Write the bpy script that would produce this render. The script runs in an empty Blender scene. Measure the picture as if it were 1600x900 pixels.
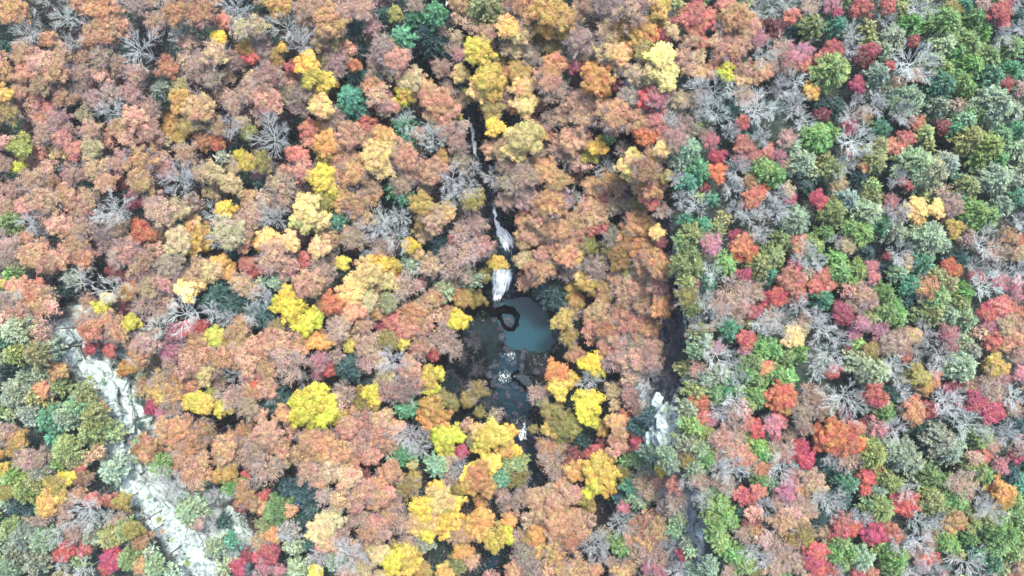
import bpy, math, random
import numpy as np
from mathutils import Vector

# ------------------------------------------------------------------ camera, sky, sun, exposure
scene = bpy.context.scene
CAM_H = 210.0
HAZE = 0.00008
F_PX = 1256.0                                  # focal length in photo pixels
cam = bpy.data.cameras.new("camera"); cam_o = bpy.data.objects.new("camera", cam)
scene.collection.objects.link(cam_o); scene.camera = cam_o
cam_o.location = (0, 0, CAM_H); cam_o.rotation_euler = (0, 0, 0)
cam.sensor_width = 36.0; cam.lens = 36.0 * F_PX / 1600.0; cam.clip_end = 2000.0; cam.clip_start = 1.0

SUN_EL, SUN_AZ = math.radians(66), math.radians(20)    # azimuth from +Y (photo top) clockwise
world = bpy.data.worlds.new("World"); scene.world = world; world.use_nodes = True
wn = world.node_tree; bg = wn.nodes["Background"]
sky = wn.nodes.new("ShaderNodeTexSky"); sky.sky_type = 'NISHITA'; sky.sun_disc = False
sky.sun_elevation = SUN_EL; sky.sun_rotation = SUN_AZ; sky.air_density = 1.0; sky.dust_density = 3.0
wn.links.new(sky.outputs[0], bg.inputs[0]); bg.inputs[1].default_value = 0.10
sun = bpy.data.lights.new("sun", 'SUN'); sun.energy = 1.5; sun.angle = math.radians(10); sun.color = (1.0, 0.95, 0.88)
sun_o = bpy.data.objects.new("sun", sun); scene.collection.objects.link(sun_o)
sd = Vector((math.sin(SUN_AZ) * math.cos(SUN_EL), math.cos(SUN_AZ) * math.cos(SUN_EL), math.sin(SUN_EL)))
sun_o.rotation_euler = sd.to_track_quat('Z', 'Y').to_euler(); sun_o.location = (0, 0, 300)
scene.view_settings.view_transform = 'Standard'; scene.view_settings.look = 'None'
scene.view_settings.exposure = 2.45; scene.view_settings.gamma = 1.0
scene.cycles.filter_width = 1.6
scene.cycles.max_bounces = 6; scene.cycles.diffuse_bounces = 3; scene.cycles.transmission_bounces = 3
scene.cycles.use_denoising = True

rng = np.random.default_rng(7)
random.seed(7)
C = scene.collection

# ------------------------------------------------------------------ helpers
def PX(px, py, z):
    """photo pixel at height z -> world x, y"""
    k = (CAM_H - z) / F_PX
    return (px - 800.0) * k, -(py - 450.0) * k

def mesh_from(name, v, f, tone=None, smooth=False, mats=()):
    """v (n,3), f (m,k) array of equal-size polygons or list"""
    me = bpy.data.meshes.new(name)
    v = np.asarray(v, dtype=np.float32)
    if isinstance(f, np.ndarray):
        m, k = f.shape
        me.vertices.add(len(v)); me.vertices.foreach_set("co", v.ravel())
        me.loops.add(m * k); me.loops.foreach_set("vertex_index", f.astype(np.int32).ravel())
        me.polygons.add(m); me.polygons.foreach_set("loop_start", np.arange(0, m * k, k, dtype=np.int32))
        me.update(calc_edges=True)
    else:
        me.from_pydata([tuple(p) for p in v.tolist()], [], f)
    if tone is not None:
        a = me.attributes.new("tone", 'FLOAT_COLOR', 'POINT')
        t = np.ones((len(v), 4), dtype=np.float32); t[:, :3] = tone
        a.data.foreach_set("color", t.ravel())
    if smooth:
        me.polygons.foreach_set("use_smooth", np.ones(len(me.polygons), dtype=bool))
    for mt in mats: me.materials.append(mt)
    return me

def link(name, data, parent=None, loc=(0, 0, 0), scale=None, rotz=0.0, color=None):
    o = bpy.data.objects.new(name, data); C.objects.link(o)
    o.parent = parent; o.location = loc
    if scale is not None: o.scale = scale
    if rotz: o.rotation_euler = (0, 0, rotz)
    if color is not None: o.color = (*color, 1.0)
    return o

def lin(c):
    c = np.asarray(c, dtype=float) / 255.0
    return np.where(c <= 0.04045, c / 12.92, ((c + 0.055) / 1.055) ** 2.4)

def vnoise(x, y, seed=0):
    """smooth value noise, vectorised"""
    xi, yi = np.floor(x).astype(np.int64), np.floor(y).astype(np.int64)
    fx, fy = x - xi, y - yi
    def h(i, j):
        n = (i * 374761393 + j * 668265263 + seed * 974634777) & 0xffffffff
        n = ((n ^ (n >> 13)) * 1274126177) & 0xffffffff
        return ((n ^ (n >> 16)) & 0xffff) / 65535.0
    sx, sy = fx * fx * (3 - 2 * fx), fy * fy * (3 - 2 * fy)
    return (h(xi, yi) * (1 - sx) + h(xi + 1, yi) * sx) * (1 - sy) + (h(xi, yi + 1) * (1 - sx) + h(xi + 1, yi + 1) * sx) * sy

def fbm(x, y, seed=0, oct=4):
    s, a, t = 0.0, 0.5, 0.0
    for k in range(oct):
        s = s + a * vnoise(x * 2 ** k, y * 2 ** k, seed + k * 17); t += a; a *= 0.5
    return s / t

def sstep(a, b, x):
    t = np.clip((x - a) / (b - a), 0, 1)
    return t * t * (3 - 2 * t)

# ------------------------------------------------------------------ materials
def mat(name):
    m = bpy.data.materials.new(name); m.use_nodes = True
    nt = m.node_tree; nt.nodes.clear()
    out = nt.nodes.new("ShaderNodeOutputMaterial")
    return m, nt, out

def N(nt, t, **kw):
    n = nt.nodes.new(t)
    for k, v in kw.items():
        if k in n.inputs: n.inputs[k].default_value = v
        else: setattr(n, k, v)
    return n

def leaf_material(name, transl, rough):
    m, nt, out = mat(name); L = nt.links.new
    oi = N(nt, "ShaderNodeObjectInfo"); at = N(nt, "ShaderNodeAttribute", attribute_name="tone")
    mul = N(nt, "ShaderNodeMix", data_type='RGBA', blend_type='MULTIPLY'); mul.inputs[0].default_value = 1
    L(oi.outputs["Color"], mul.inputs[6]); L(at.outputs["Color"], mul.inputs[7])
    # each tree shifts a little in hue and value, and turns unevenly over its crown
    tc = N(nt, "ShaderNodeTexCoord"); ns = N(nt, "ShaderNodeTexNoise"); ns.inputs["Scale"].default_value = 1.6; ns.inputs["Detail"].default_value = 2
    addv = N(nt, "ShaderNodeVectorMath", operation='ADD'); L(tc.outputs["Object"], addv.inputs[0]); L(oi.outputs["Location"], addv.inputs[1])
    L(addv.outputs[0], ns.inputs["Vector"])
    hs = N(nt, "ShaderNodeHueSaturation")
    mh = N(nt, "ShaderNodeMapRange"); mh.inputs[1].default_value = 0.3; mh.inputs[2].default_value = 0.7
    mh.inputs[3].default_value = 0.483; mh.inputs[4].default_value = 0.53
    L(ns.outputs["Fac"], mh.inputs[0]); L(mh.outputs[0], hs.inputs["Hue"])
    mv = N(nt, "ShaderNodeMapRange"); mv.inputs[3].default_value = 0.85; mv.inputs[4].default_value = 1.15
    L(oi.outputs["Random"], mv.inputs[0]); L(mv.outputs[0], hs.inputs["Value"])
    L(mul.outputs[2], hs.inputs["Color"])
    d = N(nt, "ShaderNodeBsdfDiffuse"); t = N(nt, "ShaderNodeBsdfTranslucent"); g = N(nt, "ShaderNodeBsdfGlossy", Roughness=rough)
    L(hs.outputs[0], d.inputs[0]); L(hs.outputs[0], t.inputs[0]); g.inputs[0].default_value = (0.9, 0.95, 1, 1)
    m1 = N(nt, "ShaderNodeMixShader"); m1.inputs[0].default_value = transl
    L(d.outputs[0], m1.inputs[1]); L(t.outputs[0], m1.inputs[2])
    m2 = N(nt, "ShaderNodeMixShader"); m2.inputs[0].default_value = 0.03
    L(m1.outputs[0], m2.inputs[1]); L(g.outputs[0], m2.inputs[2]); L(m2.outputs[0], out.inputs[0])
    return m
M_LEAF = leaf_material("leaf", 0.28, 0.5)
M_NEEDLE = leaf_material("needle", 0.2, 0.55)

def bark_material():
    m, nt, out = mat("bark"); L = nt.links.new
    oi = N(nt, "ShaderNodeObjectInfo"); tc = N(nt, "ShaderNodeTexCoord")
    ns = N(nt, "ShaderNodeTexNoise"); ns.inputs["Scale"].default_value = 6; ns.inputs["Detail"].default_value = 3
    L(tc.outputs["Object"], ns.inputs["Vector"])
    mr = N(nt, "ShaderNodeMapRange"); mr.inputs[3].default_value = 0.6; mr.inputs[4].default_value = 1.3
    L(ns.outputs["Fac"], mr.inputs[0])
    vm = N(nt, "ShaderNodeVectorMath", operation='SCALE'); at = N(nt, "ShaderNodeAttribute", attribute_name="tone"); mu = N(nt, "ShaderNodeVectorMath", operation='MULTIPLY')
    L(oi.outputs["Color"], mu.inputs[0]); L(at.outputs["Color"], mu.inputs[1]); L(mu.outputs[0], vm.inputs[0]); L(mr.outputs[0], vm.inputs["Scale"])
    b = N(nt, "ShaderNodeBsdfDiffuse"); L(vm.outputs[0], b.inputs[0]); L(b.outputs[0], out.inputs[0])
    return m
M_BARK = bark_material()

def ground_material():
    m, nt, out = mat("forest_floor"); L = nt.links.new
    at = N(nt, "ShaderNodeAttribute", attribute_name="tone"); ge = N(nt, "ShaderNodeNewGeometry")
    n1 = N(nt, "ShaderNodeTexNoise"); n1.inputs["Scale"].default_value = 1.3; n1.inputs["Detail"].default_value = 8; n1.inputs["Roughness"].default_value = .7
    L(ge.outputs["Position"], n1.inputs["Vector"])
    mr = N(nt, "ShaderNodeMapRange"); mr.inputs[1].default_value = .3; mr.inputs[2].default_value = .7; mr.inputs[3].default_value = .45; mr.inputs[4].default_value = 1.6
    L(n1.outputs["Fac"], mr.inputs[0])
    vm = N(nt, "ShaderNodeVectorMath", operation='SCALE'); L(at.outputs["Color"], vm.inputs[0]); L(mr.outputs[0], vm.inputs["Scale"])
    b = N(nt, "ShaderNodeBsdfPrincipled", Roughness=0.95); b.inputs["Specular IOR Level"].default_value = .06; L(vm.outputs[0], b.inputs["Base Color"])
    bp = N(nt, "ShaderNodeBump"); bp.inputs["Strength"].default_value = .8; bp.inputs["Distance"].default_value = .5
    L(n1.outputs["Fac"], bp.inputs["Height"]); L(bp.outputs[0], b.inputs["Normal"]); L(b.outputs[0], out.inputs[0])
    return m
M_GROUND = ground_material()

def rock_material(name, a, b_, rough, scale=0.8, moss=None):
    m, nt, out = mat(name); L = nt.links.new
    ge = N(nt, "ShaderNodeNewGeometry")
    oi = N(nt, "ShaderNodeObjectInfo")
    n1 = N(nt, "ShaderNodeTexNoise"); n1.inputs["Scale"].default_value = scale; n1.inputs["Detail"].default_value = 9; n1.inputs["Roughness"].default_value = .72
    L(ge.outputs["Position"], n1.inputs["Vector"])
    cr = N(nt, "ShaderNodeValToRGB"); cr.color_ramp.elements[0].position = .36; cr.color_ramp.elements[1].position = .62
    cr.color_ramp.elements[0].color = (*a, 1); cr.color_ramp.elements[1].color = (*b_, 1)
    if moss is not None:
        e = cr.color_ramp.elements.new(.27); e.color = (*moss, 1)
    L(n1.outputs["Fac"], cr.inputs[0])
    mv = N(nt, "ShaderNodeMapRange"); mv.inputs[3].default_value = 0.65; mv.inputs[4].default_value = 1.2; L(oi.outputs["Random"], mv.inputs[0])
    vm = N(nt, "ShaderNodeVectorMath", operation='SCALE'); L(cr.outputs[0], vm.inputs[0]); L(mv.outputs[0], vm.inputs["Scale"])
    b = N(nt, "ShaderNodeBsdfPrincipled", Roughness=rough); b.inputs["Specular IOR Level"].default_value = 0 if name.startswith("black") else .12; L(vm.outputs[0], b.inputs["Base Color"])
    bp = N(nt, "ShaderNodeBump"); bp.inputs["Strength"].default_value = .7; bp.inputs["Distance"].default_value = .25
    L(n1.outputs["Fac"], bp.inputs["Height"]); L(bp.outputs[0], b.inputs["Normal"]); L(b.outputs[0], out.inputs[0])
    return m
M_ROCK_PALE = rock_material("pale_rock", (.07, .11, .10), (.45, .53, .50), .85, 1.3, moss=(.07, .10, .06))
M_ROCK_DARK = rock_material("dark_wet_rock", (.004, .005, .008), (.03, .036, .05), .5, 1.2)
M_ROCK_GREY = rock_material("grey_rock", (.07, .09, .10), (.20, .24, .25), .7, 1.2)
M_ROCK_SLATE = rock_material('slate_rock', (.018, .026, .034), (.05, .065, .08), .7, 1.2)
M_ROCK_BLACK = rock_material("black_wet_rock", (.0006, .0006, .001), (.002, .002, .003), .8, 1.2)

def water_material(name, col, rough, foam=False):
    m, nt, out = mat(name); L = nt.links.new
    b = N(nt, "ShaderNodeBsdfPrincipled", Roughness=rough); b.inputs["Base Color"].default_value = (*col, 1)
    b.inputs["IOR"].default_value = 1.33; b.inputs["Specular IOR Level"].default_value = .3
    ge = N(nt, "ShaderNodeNewGeometry")
    n1 = N(nt, "ShaderNodeTexNoise"); n1.inputs["Scale"].default_value = .9; n1.inputs["Detail"].default_value = 5
    L(ge.outputs["Position"], n1.inputs["Vector"])
    bp = N(nt, "ShaderNodeBump"); bp.inputs["Strength"].default_value = .5 if not foam else .3; bp.inputs["Distance"].default_value = .1 if not foam else .4
    L(n1.outputs["Fac"], bp.inputs["Height"]); L(bp.outputs[0], b.inputs["Normal"])
    if foam:
        at = N(nt, "ShaderNodeAttribute", attribute_name="tone")
        uv = N(nt, "ShaderNodeAttribute", attribute_name="flow")
        n2 = N(nt, "ShaderNodeTexNoise"); n2.inputs["Scale"].default_value = 1.0; n2.inputs["Detail"].default_value = 5; n2.inputs["Roughness"].default_value = .75
        L(uv.outputs["Vector"], n2.inputs["Vector"])
        ad = N(nt, "ShaderNodeMath", operation='ADD'); L(at.outputs["Fac"], ad.inputs[0]); L(n2.outputs["Fac"], ad.inputs[1])
        mr = N(nt, "ShaderNodeMapRange"); mr.inputs[1].default_value = .93; mr.inputs[2].default_value = 1.12
        L(ad.outputs[0], mr.inputs[0])
        mx = N(nt, "ShaderNodeMix", data_type='RGBA'); L(mr.outputs[0], mx.inputs[0])
        mx.inputs[6].default_value = (*col, 1); mx.inputs[7].default_value = (.90, .97, .95, 1)
        L(mx.outputs[2], b.inputs["Base Color"])
        mr2 = N(nt, "ShaderNodeMapRange"); mr2.inputs[3].default_value = rough; mr2.inputs[4].default_value = .8; L(mr.outputs[0], mr2.inputs[0]); L(mr2.outputs[0], b.inputs["Roughness"])
    L(b.outputs[0], out.inputs[0])
    return m
M_POOL = water_material("pool_water", (.006, .036, .050), .2)
M_STREAM = water_material("stream_water", (.004, .017, .027), .18, foam=True)

# ------------------------------------------------------------------ terrain description (photo pixel, height, width in metres)
K0 = CAM_H / F_PX
STREAM_PX = [(700,-40,21,8,.0),(698,10,20.5,8,.62),(708,40,20,7,.1),(714,90,18.5,8,.15),(722,130,17,8,.2),(735,180,15,9,.35),(740,212,14.4,9,.62),(742,240,14,9,.55),
 (753,262,13,9,.1),(766,285,12.4,9,.15),(769,310,12,7,.35),(772,330,11.5,6,.6),(777,350,10.4,8,.7),(785,366,9.4,20,.62),(794,382,8.6,28,.59),(799,396,8.0,22,.36),
 (797,410,7.6,22,.26),(788,419,7.2,38,.58),(785,432,5.2,42,.61),(782,448,2.6,36,.61),(777,462,0.3,20,.6),(776,473,0.06,12,.4)]
STREAM2_PX = [(795,540,-.05,14,.1),(798,552,-.3,22,.46),(793,572,-.7,34,.3),(790,588,-1.0,38,.45),(795,600,-1.2,44,.33),(803,618,-1.3,50,.05),(808,640,-1.5,42,.0),(812,655,-1.7,26,.45),
 (816,672,-2.2,18,.5),(818,688,-2.8,18,.52),(827,702,-3.2,20,.1),(832,720,-3.4,22,.0),(833,740,-3.8,18,.0),(828,762,-4.2,14,.1),(808,800,-4.6,12,.2),
 (790,840,-5,12,.2),(768,880,-5.4,12,.2),(745,950,-6,12,.2)]
def poly_world(P): return np.array([[*PX(x, y, z), z, w * (CAM_H - z) / F_PX, f] for x, y, z, w, f in P])
SW1, SW2 = poly_world(STREAM_PX), poly_world(STREAM2_PX)
RIM_E = [(1012,-120),(1018,0),(1030,100),(1038,200),(1043,270),(1046,330),(1049,380),(1054,430),(1064,475),(1071,520),(1075,560),(1062,600),(1046,628),(1034,660),(1040,700),(1060,740),(1082,770),(1088,830),(1094,900),(1100,1020)]
RIM_W = [(-260,470),(-100,478),(40,492),(88,505),(105,540),(118,568),(150,588),(170,615),(180,650),(184,700),(196,745),(222,772),(262,800),(300,835),(325,880),(340,1020)]
Z_E, Z_W = 34.0, 30.0
RE = np.array([PX(x, y, Z_E) for x, y in RIM_E]); RW = np.array([PX(x, y, Z_W) for x, y in RIM_W])
POOL_PX = [(789,471),(800,468),(815,466),(830,467),(843,474),(853,486),(859,500),(864,518),(866,534),(860,545),(848,549),(833,547),(815,545),(797,543),(789,532),(786,518),(780,505),(776,492),(776,480)]
POOL = np.array([PX(x, y, 0.05) for x, y in POOL_PX])

def seg_dist(x, y, P):
    """distance, arc parameter, side (+ = to the left of travel) to a polyline"""
    best = np.full(x.shape, 1e9); tb = np.zeros(x.shape); sb = np.zeros(x.shape)
    for i in range(len(P) - 1):
        ax, ay, bx, by = P[i][0], P[i][1], P[i + 1][0], P[i + 1][1]
        dx, dy = bx - ax, by - ay; L2 = dx * dx + dy * dy
        t = np.clip(((x - ax) * dx + (y - ay) * dy) / L2, 0, 1)
        d = np.hypot(x - ax - t * dx, y - ay - t * dy)
        m = d < best
        best = np.where(m, d, best); tb = np.where(m, i + t, tb)
        sb = np.where(m, np.sign(dx * (y - ay) - dy * (x - ax)), sb)
    return best, tb, sb
def at_t(P, t, col):
    return np.interp(t, np.arange(len(P)), P[:, col])
def inside(x, y, P):
    r = np.zeros(x.shape, dtype=bool)
    for i in range(len(P)):
        ax, ay = P[i][:2]; bx, by = P[(i + 1) % len(P)][:2]
        c = ((ay > y) != (by > y)) & (x < (bx - ax) * (y - ay) / (by - ay + 1e-12) + ax)
        r ^= c
    return r

def terrain(x, y, full=False):
    x = np.asarray(x, dtype=float); y = np.asarray(y, dtype=float)
    x, y = np.atleast_1d(x), np.atleast_1d(y)
    d1, t1, _ = seg_dist(x, y, SW1); d2, t2, _ = seg_dist(x, y, SW2)
    poly = np.vstack([POOL, POOL[:1]]); dp, _, _ = seg_dist(x, y, poly); dp = np.where(inside(x, y, POOL), -dp, dp)
    e1 = d1 - at_t(SW1, t1, 3) / 2; e2 = d2 - at_t(SW2, t2, 3) / 2
    z1 = at_t(SW1, t1, 2); z2 = at_t(SW2, t2, 2)
    zp = np.zeros_like(x)
    w1, w2, w3 = [1 / (np.maximum(e, 0) + 0.4) ** 3 for e in (e1, e2, dp)]
    zs = (w1 * z1 + w2 * z2 + w3 * zp) / (w1 + w2 + w3)
    e = np.minimum(np.minimum(e1, e2), dp)
    bank = np.where(e < 0, -0.9 * sstep(0.2, -1.2, e), 0.0)
    zside = np.maximum(15.0 + 1.5 * (fbm(x / 25, y / 25, 3) - .5) * 4, zs + 5)
    z = zs + (zside - zs) * sstep(1, 46, e) + 1.6 * sstep(0, 3.5, e) + bank
    z = z + (fbm(x / 6, y / 6, 5) - .5) * 2.4 * sstep(0, 5, e) + (fbm(x / 1.6, y / 1.6, 9, 3) - .5) * 1.0 * sstep(0.2, 1.5, e)
    # plateaus behind the two cliff rims (terraced faces)
    dE, tE, sE = seg_dist(x, y, RE); dE = np.where(sE > 0, dE, -dE)      # + east of rim
    dW, tW, sW = seg_dist(x, y, RW); dW = np.where(sW < 0, dW, -dW)      # + plateau side
    wid = np.interp(tE, [0, 3, 5, 19], [34, 26, 5.0, 5.0]) + (fbm(x / 5, y / 5, 21) - .5) * 3
    cE = np.clip((dE + wid) / wid, 0, 1)
    n = fbm(x / 3.0, y / 3.0, 33)
    def terr(c):
        q = c * 4 + n * .8; s = (np.floor(q) + sstep(.45, .95, q - np.floor(q)) - .4) / 4
        return np.where((c > 0) & (c < 1), np.clip(s, 0, 1), c)
    zE = z + (Z_E - 1.0 - z) * terr(cE) * (dE > -wid)
    wW = 5.5 + (fbm(x / 6, y / 6, 27) - .5) * 4
    cW = np.clip((dW + wW) / wW, 0, 1)
    z = np.where(dE > -wid, zE, z)
    z = np.where(dW > -wW, z + (Z_W - .5 - z) * terr(cW), z)
    z = z + np.where(dE > 0, (fbm(x / 9, y / 9, 41) - .5) * 3 * sstep(0, 8, dE), 0) + np.where(dW > 0, (fbm(x / 9, y / 9, 43) - .5) * 3 * sstep(0, 8, dW), 0)
    if full: return z, e, dE, dW, wid, wW
    return z
def ground(x, y):
    if GRID is None or not (-171 < x < 171 and -103 < y < 103): return float(terrain(x, y)[0])
    u, v = (x + 172) / .62, (y + 104) / .62; i, j = int(u), int(v); u -= i; v -= j
    return float((GRID[j, i] * (1 - u) + GRID[j, i + 1] * u) * (1 - v) + (GRID[j + 1, i] * (1 - u) + GRID[j + 1, i + 1] * u) * v)
GRID = None

def grid_xy(x0, x1, y0, y1, s):
    xs = np.arange(x0, x1 + s / 2, s); ys = np.arange(y0, y1 + s / 2, s)
    X, Y = np.meshgrid(xs, ys); nx, ny = len(xs), len(ys)
    i = np.arange(nx * ny).reshape(ny, nx)
    F = np.stack([i[:-1, :-1], i[:-1, 1:], i[1:, 1:], i[1:, :-1]], -1).reshape(-1, 4)
    return X.ravel(), Y.ravel(), F
GX, GY, GF = grid_xy(-172, 172, -104, 104, 0.62)
GZ, GE, GDE, GDW, GWE, GWW = terrain(GX, GY, True)
GRID = GZ.reshape(-1, len(np.arange(-172, 172 + .31, .62)))
litter = np.array([.040, .026, .026]); moss = np.array([.016, .032, .026]); dirt = np.array([.026, .018, .022])
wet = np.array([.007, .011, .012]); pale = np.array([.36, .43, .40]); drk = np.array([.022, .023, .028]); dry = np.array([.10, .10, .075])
a = fbm(GX / 14, GY / 14, 51)[:, None]; b2 = fbm(GX / 5, GY / 5, 53)[:, None]
tone = litter * (1 - sstep(.45, .6, a)) + dirt * sstep(.45, .6, a)
tone = tone + (moss - tone) * sstep(.5, .62, b2)
def blend(t, c, w): return t + (c - t) * np.clip(w, 0, 1)[:, None]
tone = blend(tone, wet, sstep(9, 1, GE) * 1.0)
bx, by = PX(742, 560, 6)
tone = blend(tone, np.array([.0028, .0050, .0056]) * (.2 + 3.2 * sstep(.35, .7, b2)), sstep(1.3, .8, np.hypot((GX - bx) / 13, (GY - by) / 20) + .3 * (fbm(GX / 4, GY / 4, 91) - .5)))  # shade of the bowl beside the pool, painted into the ground colour
tone = blend(tone, np.array([.040, .062, .050]), ((GDE > 0) | (GDW > 0)) * .7)
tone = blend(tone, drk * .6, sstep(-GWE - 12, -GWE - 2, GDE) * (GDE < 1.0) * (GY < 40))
onface = ((GDW > -GWW - .5) & (GDW < 2.0))
ew = sstep(-GWW - 1, -GWW + 1, GDW) * sstep(3 + 6 * fbm(GX / 6, GY / 6, 61), 0, GDW) * (GX < -60) * sstep(-105, -100, GX)
tone = blend(tone, pale, ew * (.15 + .95 * sstep(.38, .58, fbm(GX / 2, GY / 2, 63))))
# bare pale slope at the foot of the west rim and the white outcrop in the east
def blob(px, py, rx, ry, z, rot=0.0):
    cx, cy = PX(px, py, z); dx, dy = GX - cx, GY - cy
    c, s = math.cos(rot), math.sin(rot); u, v = dx * c + dy * s, -dx * s + dy * c
    k = (CAM_H - z) / F_PX
    return sstep(1.15, .75, np.hypot(u / (rx * k), v / (ry * k)) + (fbm(GX / 4, GY / 4, 71) - .5) * .9)
streak = sstep(.40, .56, fbm((GX + GY * .8) / 2.2, (GX - GY) / 7, 75))
for args in ((215, 770, 22, 12, 28, -.7), (250, 812, 58, 18, 28, -.75), (290, 865, 56, 20, 28, -.9), (310, 900, 30, 30, 28, 0), (375, 850, 10, 45, 16, 0), (320, 790, 18, 12, 18, 0), (345,820,26,10,17,-.8)):
    tone = blend(tone, pale, blob(*args) * (.12 + .88 * streak))
for args in ((1046, 655, 17, 40, 32, .25), (1090, 810, 11, 85, 33, 0.02)):
    tone = blend(tone, pale, blob(*args) * (.4 + .6 * streak))
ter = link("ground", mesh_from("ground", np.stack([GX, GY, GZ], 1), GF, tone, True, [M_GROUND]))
ter["kind"] = "structure"
# the wood goes on past the frame: coarse land to the horizon
o_ = []
s_ = []
R_ = [(172, 104), (260, 190), (600, 520), (1600, 1500)]
for (hx, hy) in R_:
    k = 48
    for q in range(4 * k):
        side, t = divmod(q, k); t = t / k * 2 - 1
        p = [(t, -1), (1, t), (-t, 1), (-1, -t)][side]
        X_, Y_ = p[0] * hx, p[1] * hy
        z_ = ground(X_, Y_) if hx < 200 else ground(p[0] * 172, p[1] * 104) + 4 * (hx > 300)
        o_.append((X_, Y_, z_ - .05))
    
for r in range(len(R_) - 1):
    for q in range(192):
        q2 = (q + 1) % 192
        s_.append((r * 192 + q, (r + 1) * 192 + q, (r + 1) * 192 + q2, r * 192 + q2))
far = mesh_from("far_land", np.array(o_), np.array(s_), np.array([.05, .045, .03]), False, [M_GROUND])
fo = link("terrain", far); fo["kind"] = "structure"

# ------------------------------------------------------------------ thin autumn air
hv = [(sx * 168, sy * 101, z) for z in (-9.0, 211.5) for sx, sy in ((-1, -1), (1, -1), (1, 1), (-1, 1))]
hz = mesh_from("haze", np.array(hv), np.array([(0, 3, 2, 1), (4, 5, 6, 7), (0, 1, 5, 4), (1, 2, 6, 5), (2, 3, 7, 6), (3, 0, 4, 7)]))
mh_, nth, outh = mat("haze"); pvh = N(nth, "ShaderNodeVolumePrincipled"); pvh.inputs["Density"].default_value = HAZE; pvh.inputs["Color"].default_value = (.86, .96, 1, 1)
pvh.inputs["Anisotropy"].default_value = 0.0; nth.links.new(pvh.outputs[0], outh.inputs["Volume"]); hz.materials.append(mh_)
hz_o = link("haze", hz); hz_o["kind"] = "stuff"; hz_o["label"] = "thin pale haze hanging over the whole valley"; hz_o["category"] = "haze"

# ------------------------------------------------------------------ water
def ribbon(name, S, n_across=9, step=.45, lift=.0):
    seg = np.hypot(np.diff(S[:, 0]), np.diff(S[:, 1])); cum = np.r_[0, np.cumsum(seg)]
    n = int(cum[-1] / step); ts = np.linspace(0, cum[-1], n)
    c = [np.interp(ts, cum, S[:, k]) for k in range(5)]
    # smooth the path
    ker = np.ones(7) / 7
    for k in (0, 1, 3):
        pad = np.r_[[c[k][0]] * 3, c[k], [c[k][-1]] * 3]; c[k] = np.convolve(pad, ker, 'valid')
    tx, ty = np.gradient(c[0]), np.gradient(c[1]); L = np.hypot(tx, ty); nx, ny = -ty / L, tx / L
    V, T, Fl = [], [], []
    for i in range(n):
        for j in range(n_across):
            u = j / (n_across - 1) * 2 - 1
            w = c[3][i] * .5 * (1.02 + .25 * (vnoise(np.array([ts[i] * .8]), np.array([u * 2.0 + 9]), 77)[0] - .5))
            x = c[0][i] + nx[i] * u * w; y = c[1][i] + ny[i] * u * w
            V.append((x, y, c[2][i] + lift + (fbm(np.array([x * 1.2]), np.array([y * 1.2]), 79, 2)[0] - .5) * (.1 + .8 * c[4][i])))
            f = c[4][i] * (1 - .45 * abs(u) ** 3); T.append((f, f, f)); Fl.append((u * w * (3.2 if name == 'river_water' else 1.7), ts[i] * (1.4 if name == 'river_water' else .32), c[2][i] * .1))
    F = [(i * n_across + j, i * n_across + j + 1, (i + 1) * n_across + j + 1, (i + 1) * n_across + j) for i in range(n - 1) for j in range(n_across - 1)]
    me = mesh_from(name, np.array(V), np.array(F), np.array(T), True, [M_STREAM])
    a = me.attributes.new("flow", 'FLOAT_VECTOR', 'POINT'); a.data.foreach_set("vector", np.array(Fl, dtype=np.float32).ravel())
    o = link(name, me); o["kind"] = "structure"
    return o
ribbon("stream_water", SW1[:11])
ribbon("cascade_water", SW1[10:18], 15, .3, .02)
ribbon("waterfall_water", SW1[17:], 19, .25, .04)
ribbon("river_water", SW2, 15, .4, -.02)
pc = POOL.mean(0); pv = [(*pc, .05)]
PP = []
for i in range(len(POOL)):
    a_, b_ = POOL[i], POOL[(i + 1) % len(POOL)]
    for t in (0, .33, .66):
        p = a_ + (b_ - a_) * t; q = pc + (p - pc) * (1.05 + .05 * random.random()); PP.append((*q, .05))
pool = link("pool_water", mesh_from("pool_water", np.array(pv + PP), [(0, i + 1, (i + 1) % len(PP) + 1) for i in range(len(PP))], None, True, [M_POOL]))
pool["kind"] = "structure"

# ------------------------------------------------------------------ rocks
def rock_mesh(name, seed, sx=1, sy=1, sz=1, sub=2, blocky=.5, m=M_ROCK_GREY):
    import bmesh
    bm = bmesh.new(); bmesh.ops.create_cube(bm, size=2.0)
    bmesh.ops.subdivide_edges(bm, edges=bm.edges[:], cuts=sub, use_grid_fill=True)
    r = np.random.default_rng(seed)
    off = r.random(3) * 50
    for v in bm.verts:
        p = np.array(v.co); s = p / np.linalg.norm(p)
        q = p * blocky + s * (1 - blocky) * 1.15
        nz = fbm(np.array([q[0] * 1.3 + off[0]]), np.array([q[1] * 1.3 + q[2] * 1.7 + off[1]]), seed, 2)[0] - .5
        q = q * (1 + .45 * nz) + r.normal(0, .045, 3)
        v.co = (q[0] * sx, q[1] * sy, q[2] * sz)
    me = bpy.data.meshes.new(name); bm.to_mesh(me); bm.free(); me.materials.append(m)
    return me
SLABS = [rock_mesh("rock_slab", 100 + i, 1, .55 + .4 * random.random(), .5, 2, .62, M_ROCK_PALE) for i in range(8)]
SLABS_D = [rock_mesh("rock_slab", 120 + i, 1, .7, .55, 1, .8, M_ROCK_DARK) for i in range(6)]
SLABS_G = [rock_mesh("rock_slab", 140 + i, 1, .7, .55, 1, .8, M_ROCK_GREY) for i in range(6)]
STONES = [rock_mesh("stone", 160 + i, 1, .85, .6, 2, .45, M_ROCK_DARK) for i in range(6)]
STONES_G = [rock_mesh("stone", 170 + i, 1, .85, .6, 2, .45, M_ROCK_GREY) for i in range(4)]

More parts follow.
